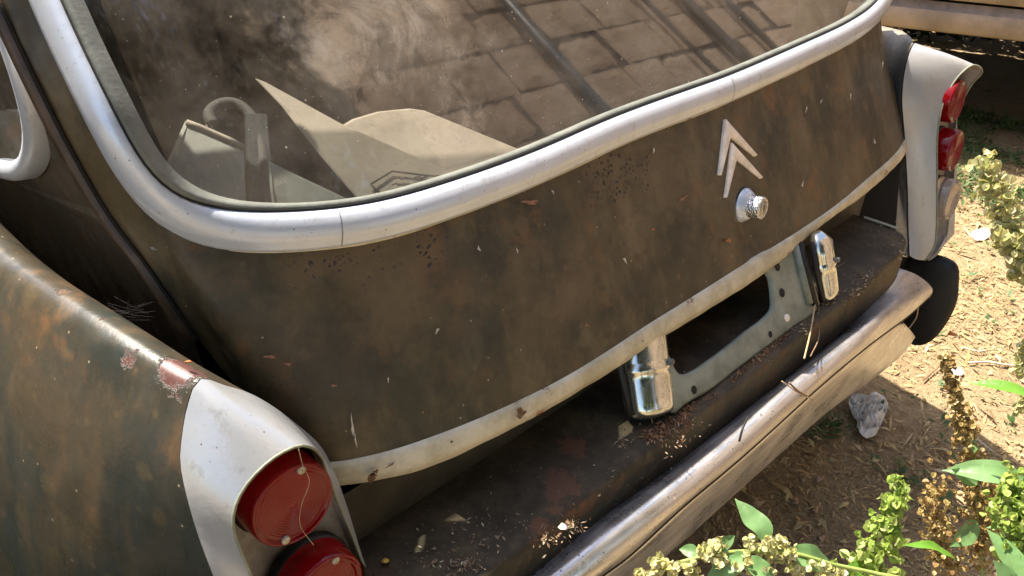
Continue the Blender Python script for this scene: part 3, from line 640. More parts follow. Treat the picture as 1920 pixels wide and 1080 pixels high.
front = P_([(1128,911),(1250,820),(1330,761),(1400,709),(1480,646),(1560,582),(1607,546),(1658,500),(1688,472),(1698,455),(1697,444),(1684,432),(1655,421),(1621,411)], 'z', ZS)
front = [np.array([-.80, front[0][1]+.006, ZS]), np.array([-.60, front[0][1]+.002, ZS])] + front
fc = cr(front, 200); T = np.gradient(fc, axis=0); T /= np.linalg.norm(T, axis=1)[:, None]; on = np.cross(T, [0, 0, 1.0])
inn = fc.copy(); inn[:, 1] = .0635; inn[:, 0] = np.clip(inn[:, 0], -9, .515)
dz = np.array([.0018*vnoise(i*.11, 1, 2) for i in range(200)])[:, None]*[0, 0, 1]
m1 = inn*.5 + fc*.5; 
SH = [inn, inn*.75+fc*.25+dz, m1 + dz*1.5, inn*.2+fc*.8+dz, fc - on*.009, fc - on*.004 + [0, 0, -.0003], fc - on*.0005 + [0, 0, -.002], fc + on*.0018 + [0, 0, -.0055], fc + on*.0022 + [0, 0, -.011], fc + on*.003 + [0, 0, -.03], fc + on*.004 + [0, 0, -.066], fc - on*.004 + [0, 0, -.072]]
sh = MB().grid(SH).build('rear_sill', MAT['shelf'], car)
# bolt head, hole and pale edge of the sill
c = U(1054, 912, 'z', .625); MB().lathe([(.011, -.003), (.011, .0015), (.0095, .0035), (.004, .0045), (.0005, .0046)], c, (0, 0, 1), 12).build('bolt_head', MAT['bolt'], sh)
c = U(982, 881, 'z', .6235); MB().lathe([(.0075, .0004), (.0005, .0004)], c, (0, 0, 1), 20).build('drain_hole', MAT['void'], sh)
pe = cr(P_([(1619,410),(1650,420),(1684,432)], 'z', ZS), 12)
MB().grid([pe + [0, 0, .001], pe + [.0, .0, .005], pe + [.006, .004, .003]]).build('sill_end_edge', MAT['flange'], sh)
# plate frame: pressed plate with a rounded opening
NF = np.array([0, -1, .62]); NF /= np.linalg.norm(NF); F0 = np.array([0, -.053, .622])
fpl = lambda px, py, h=0: UPL(px, py, NF, F0) + NF*h
hole = cr([fpl(*p) for p in ((1258,600),(1250,640),(1262,682),(1274,701),(1292,700),(1340,670),(1400,622),(1437,594),(1449,578),(1449,550),(1444,520),(1435,509),(1350,556))], 96, True)
outer_px = ((1236,600),(1238,700),(1262,775),(1290,755),(1330,733),(1400,680),(1470,628),(1500,606),(1512,603),(1528,600),(1535,585),(1518,520),(1500,462),(1380,530))
outr = cr([fpl(*p) for p in outer_px], 96, True)
for q_ in (hole, outr):
    k_ = q_[:, 2] > .714; q_[k_, 2] = .714; q_[k_, 1] = -.053 + .62*(.714-.622)
    k_ = q_[:, 2] < .6225; q_[k_, 2] = .6225; q_[k_, 1] = -.053 + .62*.0005
c0 = hole.mean(0)
eu = np.array([1.0, 0, 0]); ev = np.cross(NF, eu)
def byang(c):
    a = np.arctan2((c-c0) @ ev, (c-c0) @ eu); o = np.argsort(a); a = a[o]; c = c[o]; th = np.linspace(-math.pi, math.pi, 121)[:-1]
    aa = np.concatenate([a-2*math.pi, a, a+2*math.pi]); C3 = np.vstack([c, c, c]); return np.stack([np.interp(th, aa, C3[:, k]) for k in range(3)], 1)
hh_, oo_ = byang(cr([*hole], 400, True)), byang(cr([*outr], 400, True))
rows = [hh_ - NF*.006, hh_ - NF*.001, hh_ + (oo_-hh_)*.06] + [hh_*(1-t)+oo_*t for t in (.3, .6, .9)] + [oo_ - NF*.0015, oo_ - NF*.008]
fr = MB().grid(np.array(rows), True).build('plate_frame', MAT['frame'], car)
for px, py, r in ((1457,500,.0068),(1466,549,.0068),(1444,627,.0048),(1301,731,.0055)):
    MB().lathe([(r, .0006), (r*.9, .0008), (.0005, .0006)], fpl(px, py), NF, 20).build('frame_hole', MAT['void'], fr)
MB().lathe([(.006, .0), (.0055, .002), (.002, .0028), (.0005, .0028)], fpl(1475, 596), NF, 14).build('frame_rivet', MAT['emblem'], fr)
# ribs pressed beside the frame on the right: thin bright strips
for (a, bb, mt, w_) in (((1494,452),(1526,572),'black',.006), ((1499,450),(1532,571),'chrome',.0022), ((1486,455),(1515,570),'frame',.006)):
    pA, pB = fpl(a[0], a[1], .002), fpl(bb[0], bb[1], .002); pA = pA + (pB-pA)*.02
    MB().tube([pA, pA*.5+pB*.5, pB], w_, 8).build('frame_rib', MAT[mt], fr)
# chrome housings either side of the plate
def housing(cx, flip, base, top):
    """rounded chrome cover leaning forward; sections from bottom (t=0) to top"""
    base = np.array(base); top = np.array(top); ax = (top-base); L = np.linalg.norm(ax); ax /= L
    ex = np.array([1.0, 0, 0]); ex = ex - ax*(ex@ax); ex /= np.linalg.norm(ex); ey = np.cross(ax, ex)  # ey ~ forward
    hw, hd = (.037, .027) if flip > 0 else (.023, .014); rows = []
    ts = np.array([0, .004, .015, .035, .07, .12, .2, .3, .42, .49, .50, .52, .57, .59, .60, .7, .85, 1.0])
    for t in ts:
        f = 1 - .55*max(0, 1 - t/.10)**2.2 - (.55*max(0, 1 - (1-t)/.16)**2.4 if flip < 0 else 0); taper = f*(1 - .10*(1-t))*(1 - .05*max(0, t-.6))
        band = .0012 if .495 < t < .585 else 0
        g_ = []
        for a in np.linspace(0, 2*math.pi, 48, endpoint=False):
            ca, sa = math.cos(a), math.sin(a); n_ = 2.45; r = (abs(ca)**n_ + abs(sa)**n_)**(-1/n_)
            px_ = (hw*taper + band)*r*ca; py_ = (hd*taper*(1.0) + band)*r*sa
            g_.append(base + ax*L*t + ex*px_ + ey*(py_ + (1-f)*.01))
        rows.append(g_)
    bo = base + ax*L*0
    b = MB().grid(rows, True); b.V.append(tuple(np.mean(rows[0], 0))); k = len(b.V)-1; b.F += [(k, (j+1) % 48, j) for j in range(48)]; b.V.append(tuple(np.mean(rows[-1], 0))); q_ = (len(rows)-1)*48; b.F += [(k+1, q_+j, q_+(j+1) % 48) for j in range(48)]
    o = b.build('plate_lamp_housing', MAT['chrome'], car)
    sp = base + ax*L*.56 - ey*(hd*.93+.0015) + ex*hw*.55
    MB().lathe([(.0045, -.002), (.004, .003), (.0005, .0035)], sp, -ey, 12).build('screw', MAT['bolt'], o)
    MB().tube([base + ax*L*.06 - ex*hw*1.0 + ey*.0, base + ax*L*.5 - ex*(hw+.004), base + ax*L*.95 - ex*(hw+.004)], .0035, 8).build('rubber_edge', MAT['black'], o)
    return o
hb = U(1222,785,'z',ZS+.001); housing(0, 1, hb, U(1196,606,'y',hb[1]+.062))
hb = U(1556,562,'z',ZS+.001); housing(0, -1, hb, U(1537,436,'y',hb[1]+.040))

# --- bumper -------------------------------------------------------------------------------
A_ = P_([(987,1078,-.055),(1120,975,-.060),(1250,882,-.064),(1400,765,-.066),(1560,640,-.066),(1640,560,-.062),(1692,508,-.055)], 'y')
B_ = P_([(1050,1078,-.088),(1186,970,-.096),(1300,878,-.100),(1400,795,-.102),(1487,718,-.103),(1599,626,-.102),(1650,583,-.098),(1738,529,-.082)], 'y')
C_ = P_([(1130,1078,-.104),(1180,1041,-.107),(1282,948,-.113),(1389,858,-.117),(1544,718,-.119),(1625,650,-.116),(1705,590,-.104),(1747,552,-.090)], 'y')
D_ = [p + np.array([0, .010, -.006]) for p in C_]
E_ = P_([(1205,1078,-.082),(1261,1033,-.085),(1355,948,-.091),(1453,860,-.095),(1549,775,-.097),(1651,700,-.094),(1700,656,-.086),(1716,632,-.078)], 'y')
def ext(c):   # carry the rail on to the left end, bowed like the right one
    d = (c[0]-c[2]); d /= abs(d[0]); return [c[0] + d*(.30) + np.array([0, .025, 0]), c[0] + d*.15 + np.array([0, .006, 0])] + c
def rail(curves, n=160): return [cr(ext(c), n) for c in curves]
C2_ = C_[:-2] + [C_[-2]*.55 + C_[-3]*.45, U(1702,604,'y',-.100)]
A, B, C_r, D, E, C_2 = rail([A_, B_, C_, D_, E_, C2_])
def lerp3(a, m_, b, k): return [a*(1-t)**2 + 2*m_*t*(1-t) + b*t*t for t in np.linspace(0, 1, k)]
AB = A*.5+B*.5 + np.array([0, -.004, .010]); BC = B*.45+C_r*.55 + np.array([0, -.011, -.001])
bulb = [A + [0, .03, -.004], A] + lerp3(A, AB, B, 7)[1:] 
m_ = B + (C_r-B)*.5 + np.array([0, -.012, .003]); bulb += lerp3(B, m_, C_r, 9)[1:]
# C1 at B: relax rows
BR = np.array(bulb)
for _ in range(3): BR[2:-1] = (BR[1:-2] + 2*BR[2:-1] + BR[3:])/4
# close the right end: last columns fold forward
endf = []
for k, (dx, dy) in enumerate(((.004, .006), (.005, .020), (.003, .045), (-.002, .09))):
    last = BR[:, -1] + np.array([dx, dy, 0]); c = BR[:, -1].mean(0) + np.array([dx, dy, 0]); last = last + (c-last)*(.05+.07*k); endf.append(last)
BR = np.concatenate([BR, np.array(endf).transpose(1, 0, 2)], 1)
bmp = MB().grid(BR).build('bumper', MAT['bumper'], car)
D1 = C_2 + np.array([0, .0035, -.0065]); m2 = D1*.5 + E*.5 + np.array([0, -.005, .0]); LR = np.array([C_2 + [0, .016, -.001], C_2 + [0, .008, -.0035]] + lerp3(D1, m2, E, 8) + [E + [0, .006, -.004], E + [0, .03, -.002]])
e2 = []
for k, (dx, dy) in enumerate(((.004, .008), (.004, .02), (-.002, .045))):
    last = LR[:, -1] + np.array([dx, dy, 0]); c = LR[:, -1].mean(0) + np.array([dx, dy, 0]); e2.append(last + (c-last)*(.08+.1*k))
LR = np.concatenate([LR, np.array(e2).transpose(1, 0, 2)], 1)
MB().grid(LR).build('lower_rail', MAT['bumper'], bmp)
# near-black line along the groove
MB().tube(C_r + [0, .0022, -.0034], .0028, 6).build('groove_line', MAT['void'], bmp)
# --- black flap behind the right end ---------------------------------------------------------
fp = P_([(1698,486),(1720,482),(1750,480),(1790,498),(1794,540),(1790,572),(1770,612),(1745,640),(1722,648),(1704,642),(1690,560)], 'x', .755)
fb = MB(); fcn = cr(fp, 60, True); cc = fcn.mean(0)
bul_ = lambda p, t: p + np.array([-.012*(1-t*t), 0, 0])
fb.grid([bul_(cc + (fcn-cc)*t, t) for t in np.linspace(.02, 1, 7)] + [fcn + [.012, 0, 0]], True)
fb.build('mud_flap', MAT['black'], car)
# lower fender skirt and wheels, mostly out of sight
for s in (-1, 1):
    wy = 1.15; pr = [(.19, -.06), (.20, -.075), (.30, -.08), (.325, -.06), (.335, 0), (.325, .06), (.30, .08), (.20, .075), (.19, .06)]
    w_ = MB().lathe(pr, (s*.68, wy, .325), (1, 0, 0), 48).build('wheel', MAT['black'], car)
    MB().lathe([(.195, 0), (.17, .02*s), (.10, .05*s), (.0005, .055*s)], (s*.68, wy, .325), (1, 0, 0), 40).build('rim', MAT['silver'], w_)
MB().grid([[(x, .05 + .1*k, .50 - .12*k) for x in np.linspace(-.7, .7, 10)] for k in (0, 1)]).build('rear_apron', MAT['void'], car)

# ================================================================== things in the load space
def sheet(name, pts, d, mat, label, cat, curl=0, group=None):
    P = [np.array(p) for p in pts]; c = np.mean(P, 0)
    o = MB().prism(P, d).build(name, mat, None, False); bevel(o, .001, 1); return tagp(o, label, cat, group)
PG_ = lambda lst, off: [US(p[0], p[1], off - .018 + max(0, 400 - p[1])*.00042) for p in lst]
sheet('board', PG_([(352,228),(459,276),(466,470),(285,470),(312,318)], .055), (0, .006, 0), MAT['card_grey'], 'grey board standing upright behind the lower left corner of the rear glass', 'board')
MB().tube(PG_([(350,229),(375,238),(430,262),(459,276)], .053), .003, 6).build('torn_edge', MAT['card'], bpy.data.objects['board'])
sheet('cardboard_sheet', PG_([(505,303),(560,330),(672,383),(690,470),(525,470),(512,360)], .045), (0, .005, 0), MAT['card_grey'], 'low pale cardboard flap between the black strap and the tall triangular flap', 'cardboard')
sheet('cardboard_box_flap', PG_([(479,147),(500,155),(640,232),(860,330),(760,420),(712,420),(600,290),(530,200)], .028), (0, .004, 0), MAT['card'], 'tall tan triangular cardboard flap leaning to the left behind the rear glass', 'cardboard')
cb = sheet('cardboard_sheet', PG_([(640,240),(665,225),(712,211),(772,205),(800,209),(985,285),(1010,420),(700,440)], .048), (0, .005, 0), MAT['card'], 'wide tan cardboard lid with a rounded top and a printed label behind the rear glass', 'cardboard')
pr_ = PG_([(695,345),(735,321),(800,329),(880,334)], .0255); MB().tube(pr_, .0011, 5).tube(PG_([(695,345),(718,368)], .0255), .0013, 5).build('printed_frame', MAT['ink'], bpy.data.objects['cardboard_box_flap'])
lb = MB()
for k in range(9):
    x, y = 735 + (k % 3)*38 + rng.uniform(-6, 6), 335 + (k//3)*11 - (k % 3)*2
    lb.tube(PG_([(x, y), (x+7, y-2), (x+14, y+1), (x+20+rng.uniform(0,8), y-2)], .0255), .0009, 4)
lb.build('printed_lines', MAT['ink'], bpy.data.objects['cardboard_box_flap'])
hose = MB().tube(cr([*PG_([(400,235),(392,215),(410,197),(440,195),(468,215),(488,270),(500,340),(505,420)], .075)], 60), .006, 10).build('hose', MAT['rubberhose']); tagp(hose, 'black hose looping over the upright grey board behind the glass', 'hose')
strap = MB().prism(PG_([(462,215),(500,215),(522,470),(470,470)], .062), (0, .004, 0)).build('strap', MAT['black'], None, False); tagp(strap, 'wide black strap hanging between the grey board and the cardboard flaps', 'strap')

# ================================================================== stone wall behind the camera (seen in the glass)
def wall_mat():
    a = M('rough_tuff_stone'); n = a.noise(5, 8, .7); f = a.noise(45, 8, .75); v = a.vor(60)
    c = a.mix(a.ramp(n, .35, .65), (.38, .275, .20), (.50, .38, .28)); c = a.mix(a.math('MULTIPLY', a.ramp(f, .5, .72), .6), c, (.16, .11, .08)); c = a.mix(a.ramp(v, .16, .1, 0, .7), c, (.10, .07, .05))
    a.bump(a.math('ADD', f, a.math('MULTIPLY', v, .6)), .02, .9); return a.fin(c, .95, Specular_IOR_Level=.1)
MAT['tuff'] = wall_mat(); MAT['mortar'] = flat('dark_mortar', (.085, .066, .052), .95, .4, 12)
wall = thing('stone_wall', (3.5, -1.7, 0), 'tall wall of brown rough stone blocks with dark joints, mirrored in the rear glass', 'wall')
b = MB(); z = .0; row = 0
while z < 5.2:
    hgt = rng.uniform(.30, .36); x = .36 + rng.uniform(0, .3) + (row % 2)*.22
    while x < 11.5:
        wd = rng.uniform(.38, .62); g_ = rng.uniform(.005, .010); c = np.array([x + wd/2, -1.62 + rng.uniform(-.012, .012), z + hgt/2])
        # a block with chipped, uneven outline
        n1, n2 = 7, 6; F0_ = []
        for i in range(n2):
            r_ = []
            for j in range(n1):
                u, v = j/(n1-1), i/(n2-1); ed = min(u, 1-u, v, 1-v); yy = c[1] + (.010 if ed < .01 else 0) + rng.uniform(-.003, .003)
                r_.append((x + g_ + (wd-2*g_)*u + rng.uniform(-.007, .007), yy - .0, z + g_ + (hgt-2*g_)*v + rng.uniform(-.006, .006)))
            F0_.append(r_)
        F0_ = np.array(F0_); F0_[..., 1] = 2*c[1] - F0_[..., 1]
        b.grid(F0_); x += wd
    z += hgt; row += 1
b.build('stone_blocks', MAT['tuff'], wall, False)
MB().box((6.0, -1.785, 2.6), (5.65, .15, 2.62)).build('mortar_core', MAT['mortar'], wall, False)
pipe = MB().tube([(2.05, -1.54, 0), (2.05, -1.54, 2.4), (2.12, -1.54, 5.1)], .035, 12).build('drain_pipe', flat('dark_blue_pipe_paint', (.03, .045, .06), .4, .2)); tagp(pipe, 'dark blue-grey drain pipe running down the stone wall', 'pipe')
for k, (x0, x1, r) in enumerate(((3.3, 3.45, .02), (3.75, 3.9, .045), (4.3, 4.5, .03))):
    q = MB().tube([(x0, -1.55, 0), (x0+.02, -1.55, 2.5), (x1, -1.55, 5.1)], r, 8).build('hanging_cable', MAT['black'])
    tagp(q, ('thin black cable on the stone wall nearest the blue pipe', 'thick black cable in the middle of the three on the stone wall', 'black cable farthest from the blue pipe on the stone wall')[k], 'cable', 'cables on the stone wall')

# --- unseen trees, added to darken the left of the glass and the left flank -----------------------------------
def tree(loc, H, R_, label, nl, seed, trunk_r=.14, sz=1.):
    rg = np.random.default_rng(seed); t = thing('broadleaf_tree', loc, label, 'tree', 'unseen trees added for shade'); L0 = np.array(loc, float)
    tb = MB(); tb.tube(cr([L0, L0 + [.05, .02, H*.3], L0 + [-.05, .05, H*.6], L0 + [.04, 0, H*.9]], 16), np.linspace(trunk_r, .03, 16), 12)
    for k in range(9):
        a = rg.uniform(0, 6.28); h = rg.uniform(.25, .75)*H; tb.tube(cr([L0 + [0, 0, h], L0 + [math.cos(a)*R_*.5, math.sin(a)*R_*.5, h+.4], L0 + [math.cos(a)*R_*.9, math.sin(a)*R_*.9, h+.6+rg.uniform(-.3,.6)]], 10), np.linspace(.05, .012, 10), 7)
    tb.build('trunk', MAT['bark'], t)
    cl = rg.normal(0, 1, (46, 3)); cl /= np.linalg.norm(cl, axis=1)[:, None]; cl *= (rg.uniform(.25, 1, 46)**.4)[:, None]*np.array([R_, R_, H*.42]); cl += L0 + [0, 0, H*.6]
    V = []; F = []
    for i in range(nl):
        c = cl[i % 46] + rg.normal(0, .24, 3); a = rg.normal(0, 1, 3); a /= np.linalg.norm(a); bb = np.cross(a, rg.normal(0, 1, 3)); bb /= np.linalg.norm(bb); s = rg.uniform(.05, .10)*sz
        k = len(V); V += [c - a*s, c + bb*s*.45, c + a*s, c - bb*s*.45]; F.append((k, k+1, k+2, k+3))
    mesh('crown', V, F, MAT['treeleaf'], t, False)
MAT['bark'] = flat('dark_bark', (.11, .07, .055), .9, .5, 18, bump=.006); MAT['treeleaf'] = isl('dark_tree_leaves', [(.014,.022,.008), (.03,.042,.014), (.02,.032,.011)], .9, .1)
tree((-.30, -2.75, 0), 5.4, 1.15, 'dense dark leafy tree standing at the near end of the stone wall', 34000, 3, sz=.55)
tree((-3.7, 4.2, 0), 4.2, 1.5, 'unseen dense tree added farthest forward on the left of the wagon to block the sky', 9000, 12, sz=2.)
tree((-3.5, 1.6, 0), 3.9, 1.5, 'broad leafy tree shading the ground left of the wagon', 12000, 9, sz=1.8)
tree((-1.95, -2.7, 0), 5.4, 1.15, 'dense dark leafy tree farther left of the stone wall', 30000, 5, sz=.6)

# ================================================================== second vehicle, beyond
van = thing('parked_van', (4.0, 1.3, 0), 'dusty beige van parked on the far side, only its side sill in view', 'van')
MAT['beige'] = flat('dusty_beige_van_paint', (.40, .31, .215), .6, .3, 6); MAT['beige2'] = flat('shaded_sill_step_paint', (.22, .185, .155), .6, .4, 9)  # sill step: its shading is put into a darker beige
s0, s1 = U(1662,47,'z',.52), U(1920,76,'z',.52); dv = (s1 - s0); dv /= np.linalg.norm(dv); nv = np.array([-dv[1], dv[0], 0]); nv = nv if nv[0] < 0 else -nv
vx = lambda a, o, z: s0 + dv*a + nv*o + np.array([0, 0, z - (.42 if z > .36 else .52)])
LA = np.linspace(-2.6, 3.0, 40)
MB().grid([[vx(a, o, z) for a in LA] for o, z in ((-.05, .418), (-.008, .414), (0, .424), (.003, .46), (.0, .492), (-.008, .500))]).build('side_sill', MAT['beige'], van)
MB().grid([[vx(a, o, z) for a in LA] for o, z in ((-.008, .4995), (-.022, .520), (-.026, .535))]).build('sill_step', MAT['beige2'], van)
MB().grid([[vx(a, o, z) for a in LA] for o, z in ((-.07, .533), (-.07, .548))]).build('door_gap', MAT['void'], van)
MB().grid([[vx(a, o, z) for a in LA] for o, z in ((-.07, .546), (-.012, .547), (-.004, .555), (.02, .8), (.01, 1.3), (-.08, 2.0), (-.4, 2.1), (-1.9, 2.1), (-2.2, 2.0), (-2.25, 1.2), (-2.2, .42))]).build('body_side', MAT['beige'], van)
MB().grid([[vx(a, o, .43) for a in LA] for o in (-.04, -2.2)]).build('underfloor', MAT['void'], van, False)
for a in (-2.6, 3.0): MB().add([vx(a, -.05, .43), vx(a, -.02, 1.3), vx(a, -.3, 2.08), vx(a, -1.9, 2.08), vx(a, -2.22, 1.2), vx(a, -2.2, .43)], [(0, 1, 2, 3, 4, 5)]).build('end_panel', MAT['beige'], van, False)
for a in (-1.7, 2.1):
    for o in (-.16, -2.05):
        w_ = MB().lathe([(.17, -.07), (.19, -.09), (.31, -.09), (.335, -.06), (.34, 0), (.335, .06), (.31, .09), (.19, .09), (.17, .07)], vx(a, o, .335), nv, 40).build('wheel', MAT['black'], van)
        MB().lathe([(.18, .03), (.12, .05), (.0005, .055)], vx(a, o, .335), nv, 32).build('rim', MAT['silver'], w_)

rg = np.random.default_rng(78); V = []; F = []
for i in range(16000):
    c = np.array([rg.uniform(-2.3, -1.02), rg.uniform(.15, 4.2), rg.uniform(.02, .62)]); c[2] *= .75 + .25*math.sin(c[1]*4) ; q = rg.normal(0, 1, 3); q /= np.linalg.norm(q); r_ = np.cross(q, rg.normal(0, 1, 3)); r_ /= np.linalg.norm(r_); s_ = rg.uniform(.025, .05); k = len(V); V += [c - q*s_, c + r_*s_*.4, c + q*s_, c - r_*s_*.4]; F.append((k, k+1, k+2, k+3))
lowb = thing('added_shrub', (-1.7, 2.2, 0), 'unseen low dark shrubbery added to darken the left flank of the wagon', 'shrub')  # unseen, added so the fender's lower side mirrors something dark
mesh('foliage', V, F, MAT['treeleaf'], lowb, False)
hb_ = MB()
for k in range(12): hb_.tube(cr([(-1.65 + .1*(k % 3), .3 + k*.33, 0), (-1.6, .32 + k*.33, .25), (-1.7, .28 + k*.33, .5)], 8), .012, 6)
hb_.build('stems', MAT['bark'], lowb)
rg = np.random.default_rng(77); V = []; F = []
for i in range(22000):
    a_, o_, z_ = rg.uniform(-4.5, 5.5), -2.28 - rg.uniform(0, 1.0), rg.uniform(0.0, 1.5)**1.0; c = vx(a_, o_, z_); q = rg.normal(0, 1, 3); q /= np.linalg.norm(q); r_ = np.cross(q, rg.normal(0, 1, 3)); r_ /= np.linalg.norm(r_); s_ = rg.uniform(.04, .08); k = len(V); V += [c - q*s_, c + r_*s_*.5, c + q*s_, c - r_*s_*.5]; F.append((k, k+1, k+2, k+3))
hedge = thing('hedge', vx(0, -3, 0), 'dark leafy hedge added to darken the gap under the beige van', 'hedge')  # added to cover the sunlit strip of earth beyond the van
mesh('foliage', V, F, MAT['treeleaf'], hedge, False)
hb_ = MB()
for k in range(14): hb_.tube(cr([vx(-4.2+k*.7, -2.95, 0), vx(-4.15+k*.7, -2.9, .5), vx(-4.25+k*.7, -3.0, 1.1)], 8), .02, 6)
hb_.build('stems', MAT['bark'], hedge)

# ================================================================== ground litter and small plants
def litter(name, n, x0, x1, y0, y1, smin, smax, mat, lab, dens=None, lift=.006, seed=1):
    rg = np.random.default_rng(seed); V = []; F = []; i = 0
    while i < n:
        x, y = rg.uniform(x0, x1), rg.uniform(y0, y1)
        if dens and rg.random() > dens(x, y): continue
        i += 1; a = rg.uniform(0, 6.28); L = rg.uniform(smin, smax)*(2.2 if rg.random() < .12 else 1); w_ = L*rg.uniform(.10, .42) if L < .02 else L*rg.uniform(.06, .2)
        z = .006*vnoise(x, y, 5) + .003*vnoise(x+3, y, 17) + rg.uniform(.001, lift); d = np.array([math.cos(a), math.sin(a), rg.uniform(-.5, .5)]); s = np.array([-math.sin(a), math.cos(a), rg.uniform(-.6, .6)])
        c = np.array([x, y, z]); k = len(V); up = np.array([0, 0, rg.uniform(0, .35)*L])
        V += [c - d*L, c - s*w_*.8 + up, c + s*w_*.8 + up, c + d*L, ]; F += [(k, k+1, k+2), (k+1, k+3, k+2)]
    return tagp(mesh(name, V, F, mat, None, False), lab, kind='stuff')
litter('leaf_litter', 110000, .1, 3.0, -.9, 1.6, .0018, .0075, MAT['litter'], 'dry leaf litter and straw scattered on the earth', lambda x, y: .35 + .65*(vnoise(x, y, 4) > -.2), .007)
litter('coarse_straw', 6500, .1, 3.2, -1.0, 2.2, .010, .026, MAT['litter'], 'longer dry stalks lying on the earth', None, .010, 4)
def sprouts(n, seed=3):
    rg = np.random.default_rng(seed); V = []; F = []; i = 0
    while i < n:
        x, y = rg.uniform(.6, 4.2), rg.uniform(-.4, 2.0)
        p = .9*(2.35 < x < 3.6)*(vnoise(x, y, 6) > -.35) + .5*(x < .95)*(vnoise(x, y, 9) > .35) + .03
        if rg.random() > p: continue
        i += 1; c0_ = np.array([x, y, .004])
        for _ in range(5):
            a = rg.uniform(0, 6.28); L = rg.uniform(.008, .022); d = np.array([math.cos(a), math.sin(a), rg.uniform(.1, .9)]); s = np.array([-math.sin(a), math.cos(a), 0])*L*.32; c = c0_ + d*L*.4 + [0, 0, rg.uniform(0, .012)]; k = len(V)
            V += [c, c + d*L*.6 + s, c + d*L*1.2, c + d*L*.6 - s]; F.append((k, k+1, k+2, k+3))
    return tagp(mesh('ground_cover', V, F, MAT['sprout'], None, False), 'small green sprouts growing in the litter', kind='stuff')
sprouts(4200)
# plastic scrap, paper bits, sticks, pebbles
def crumple(name, px, z0, mat, label, cat, hgt=.05, seed=2):
    rg = np.random.default_rng(seed); out = [U(p[0], p[1], 'z', z0) for p in px]; c = np.mean(out, 0); o = cr(out, 40, True); rows = []
    for t in np.linspace(0.02, 1, 9):
        r_ = [c + (p-c)*t + np.array([0, 0, hgt*(.6*abs(vnoise(p[0]*t*9+3, p[1]*9, 4)) + .25*rg.random())*(1-.4*t)]) for p in o]; rows.append(r_)
    ob = MB().grid(rows, True).build(name, mat, None, False); solid(ob, .0006); return tagp(ob, label, cat)
a = M('milky_plastic_film'); a.bump(a.noise(30, 6), .006, 1.); a.fin(a.mix(a.ramp(a.noise(20), .4, .6), (.62, .58, .51), (.76, .73, .67)), .45, Transmission_Weight=.1); MAT['film'] = a.m
crumple('plastic_scrap', [(1598,745),(1622,752),(1640,738),(1661,758),(1650,800),(1635,822),(1612,820),(1603,790),(1590,768)], .01, MAT['film'], 'crumpled milky plastic scrap lying in the shadow under the bumper', 'plastic scrap')
MAT['paper'] = flat('bleached_paper', (.7, .66, .6), .8, .15)
for k, (px, lab) in enumerate(((((1784,693),(1800,690),(1806,702),(1790,704)), 'small white paper scrap on the sunlit earth near the long white stick'), (((1822,436),(1850,428),(1858,442),(1830,452)), 'pale paper scrap on the sunlit earth beside the clear lamp'))):
    tagp(crumple('paper_scrap', px, .006, MAT['paper'], lab, 'paper scrap', .008, 5+k), group='paper scraps on the earth')
MAT['stick'] = flat('bleached_stick_wood', (.55, .45, .34), .8, .3, 60); MAT['stick2'] = flat('brown_stick_wood', (.24, .14, .08), .8, .4, 60)
for pts, r, mt, lab in (([(1815,683),(1850,682),(1890,688),(1925,690)], .0035, 'stick', 'long bleached stick lying on the sunlit earth right of the bumper'),
                        ([(1826,824),(1845,838),(1862,852)], .0022, 'stick', 'short pale stick lying at the edge of the car shadow'),
                        ([(1730,716),(1748,700),(1760,690)], .0022, 'stick2', 'thin dark stick on the lit earth just right of the bumper'),
                        ([(1706,940),(1735,955),(1760,975)], .002, 'stick2', 'thin brown stick on the shaded earth among the dock weeds'),
                        ([(1806,655),(1830,662),(1850,660)], .003, 'stick', 'bleached stick fragment above the long bleached stick')):
    tagp(MB().tube([p + [0, 0, .006] for p in cr(P_(pts, 'z', .004), 10)], r, 6).build('dry_stick', MAT[mt]), lab, 'stick', 'sticks lying on the earth')
MAT['brownleaf'] = flat('brown_dead_leaf', (.34, .21, .13), .7, .3, 60)
for k, (px, py, lab) in enumerate(((1492,940,'round brown dead leaf on the shaded earth below the bumper'), (1528,955,'brown dead leaf right of the round one in the shade below the bumper'), (1540,1008,'small brown dead leaf just above the green seed spike base'), (1518,1028,'reddish dead leaf fragment behind the arching dock stem'), (1537,895,'upright folded dead leaf in the shade below the bumper'))):
    cpt = U(px, py, 'z', .012); o = [cpt + np.array([math.cos(t)*.012*(1+.3*math.sin(3*t+k)), math.sin(t)*.008, .004*math.sin(2*t+k)]) for t in np.linspace(0, 6.28, 14)[:-1]]
    ob = MB().grid([o, [cpt + (np.array(p)-cpt)*.4 + [0, 0, .003] for p in o], [cpt + [0, 0, .002]]*13], True).build('dead_leaf', MAT['brownleaf']); solid(ob, .0005); tagp(ob, lab, 'dead leaf', 'dead leaves on the shaded earth')

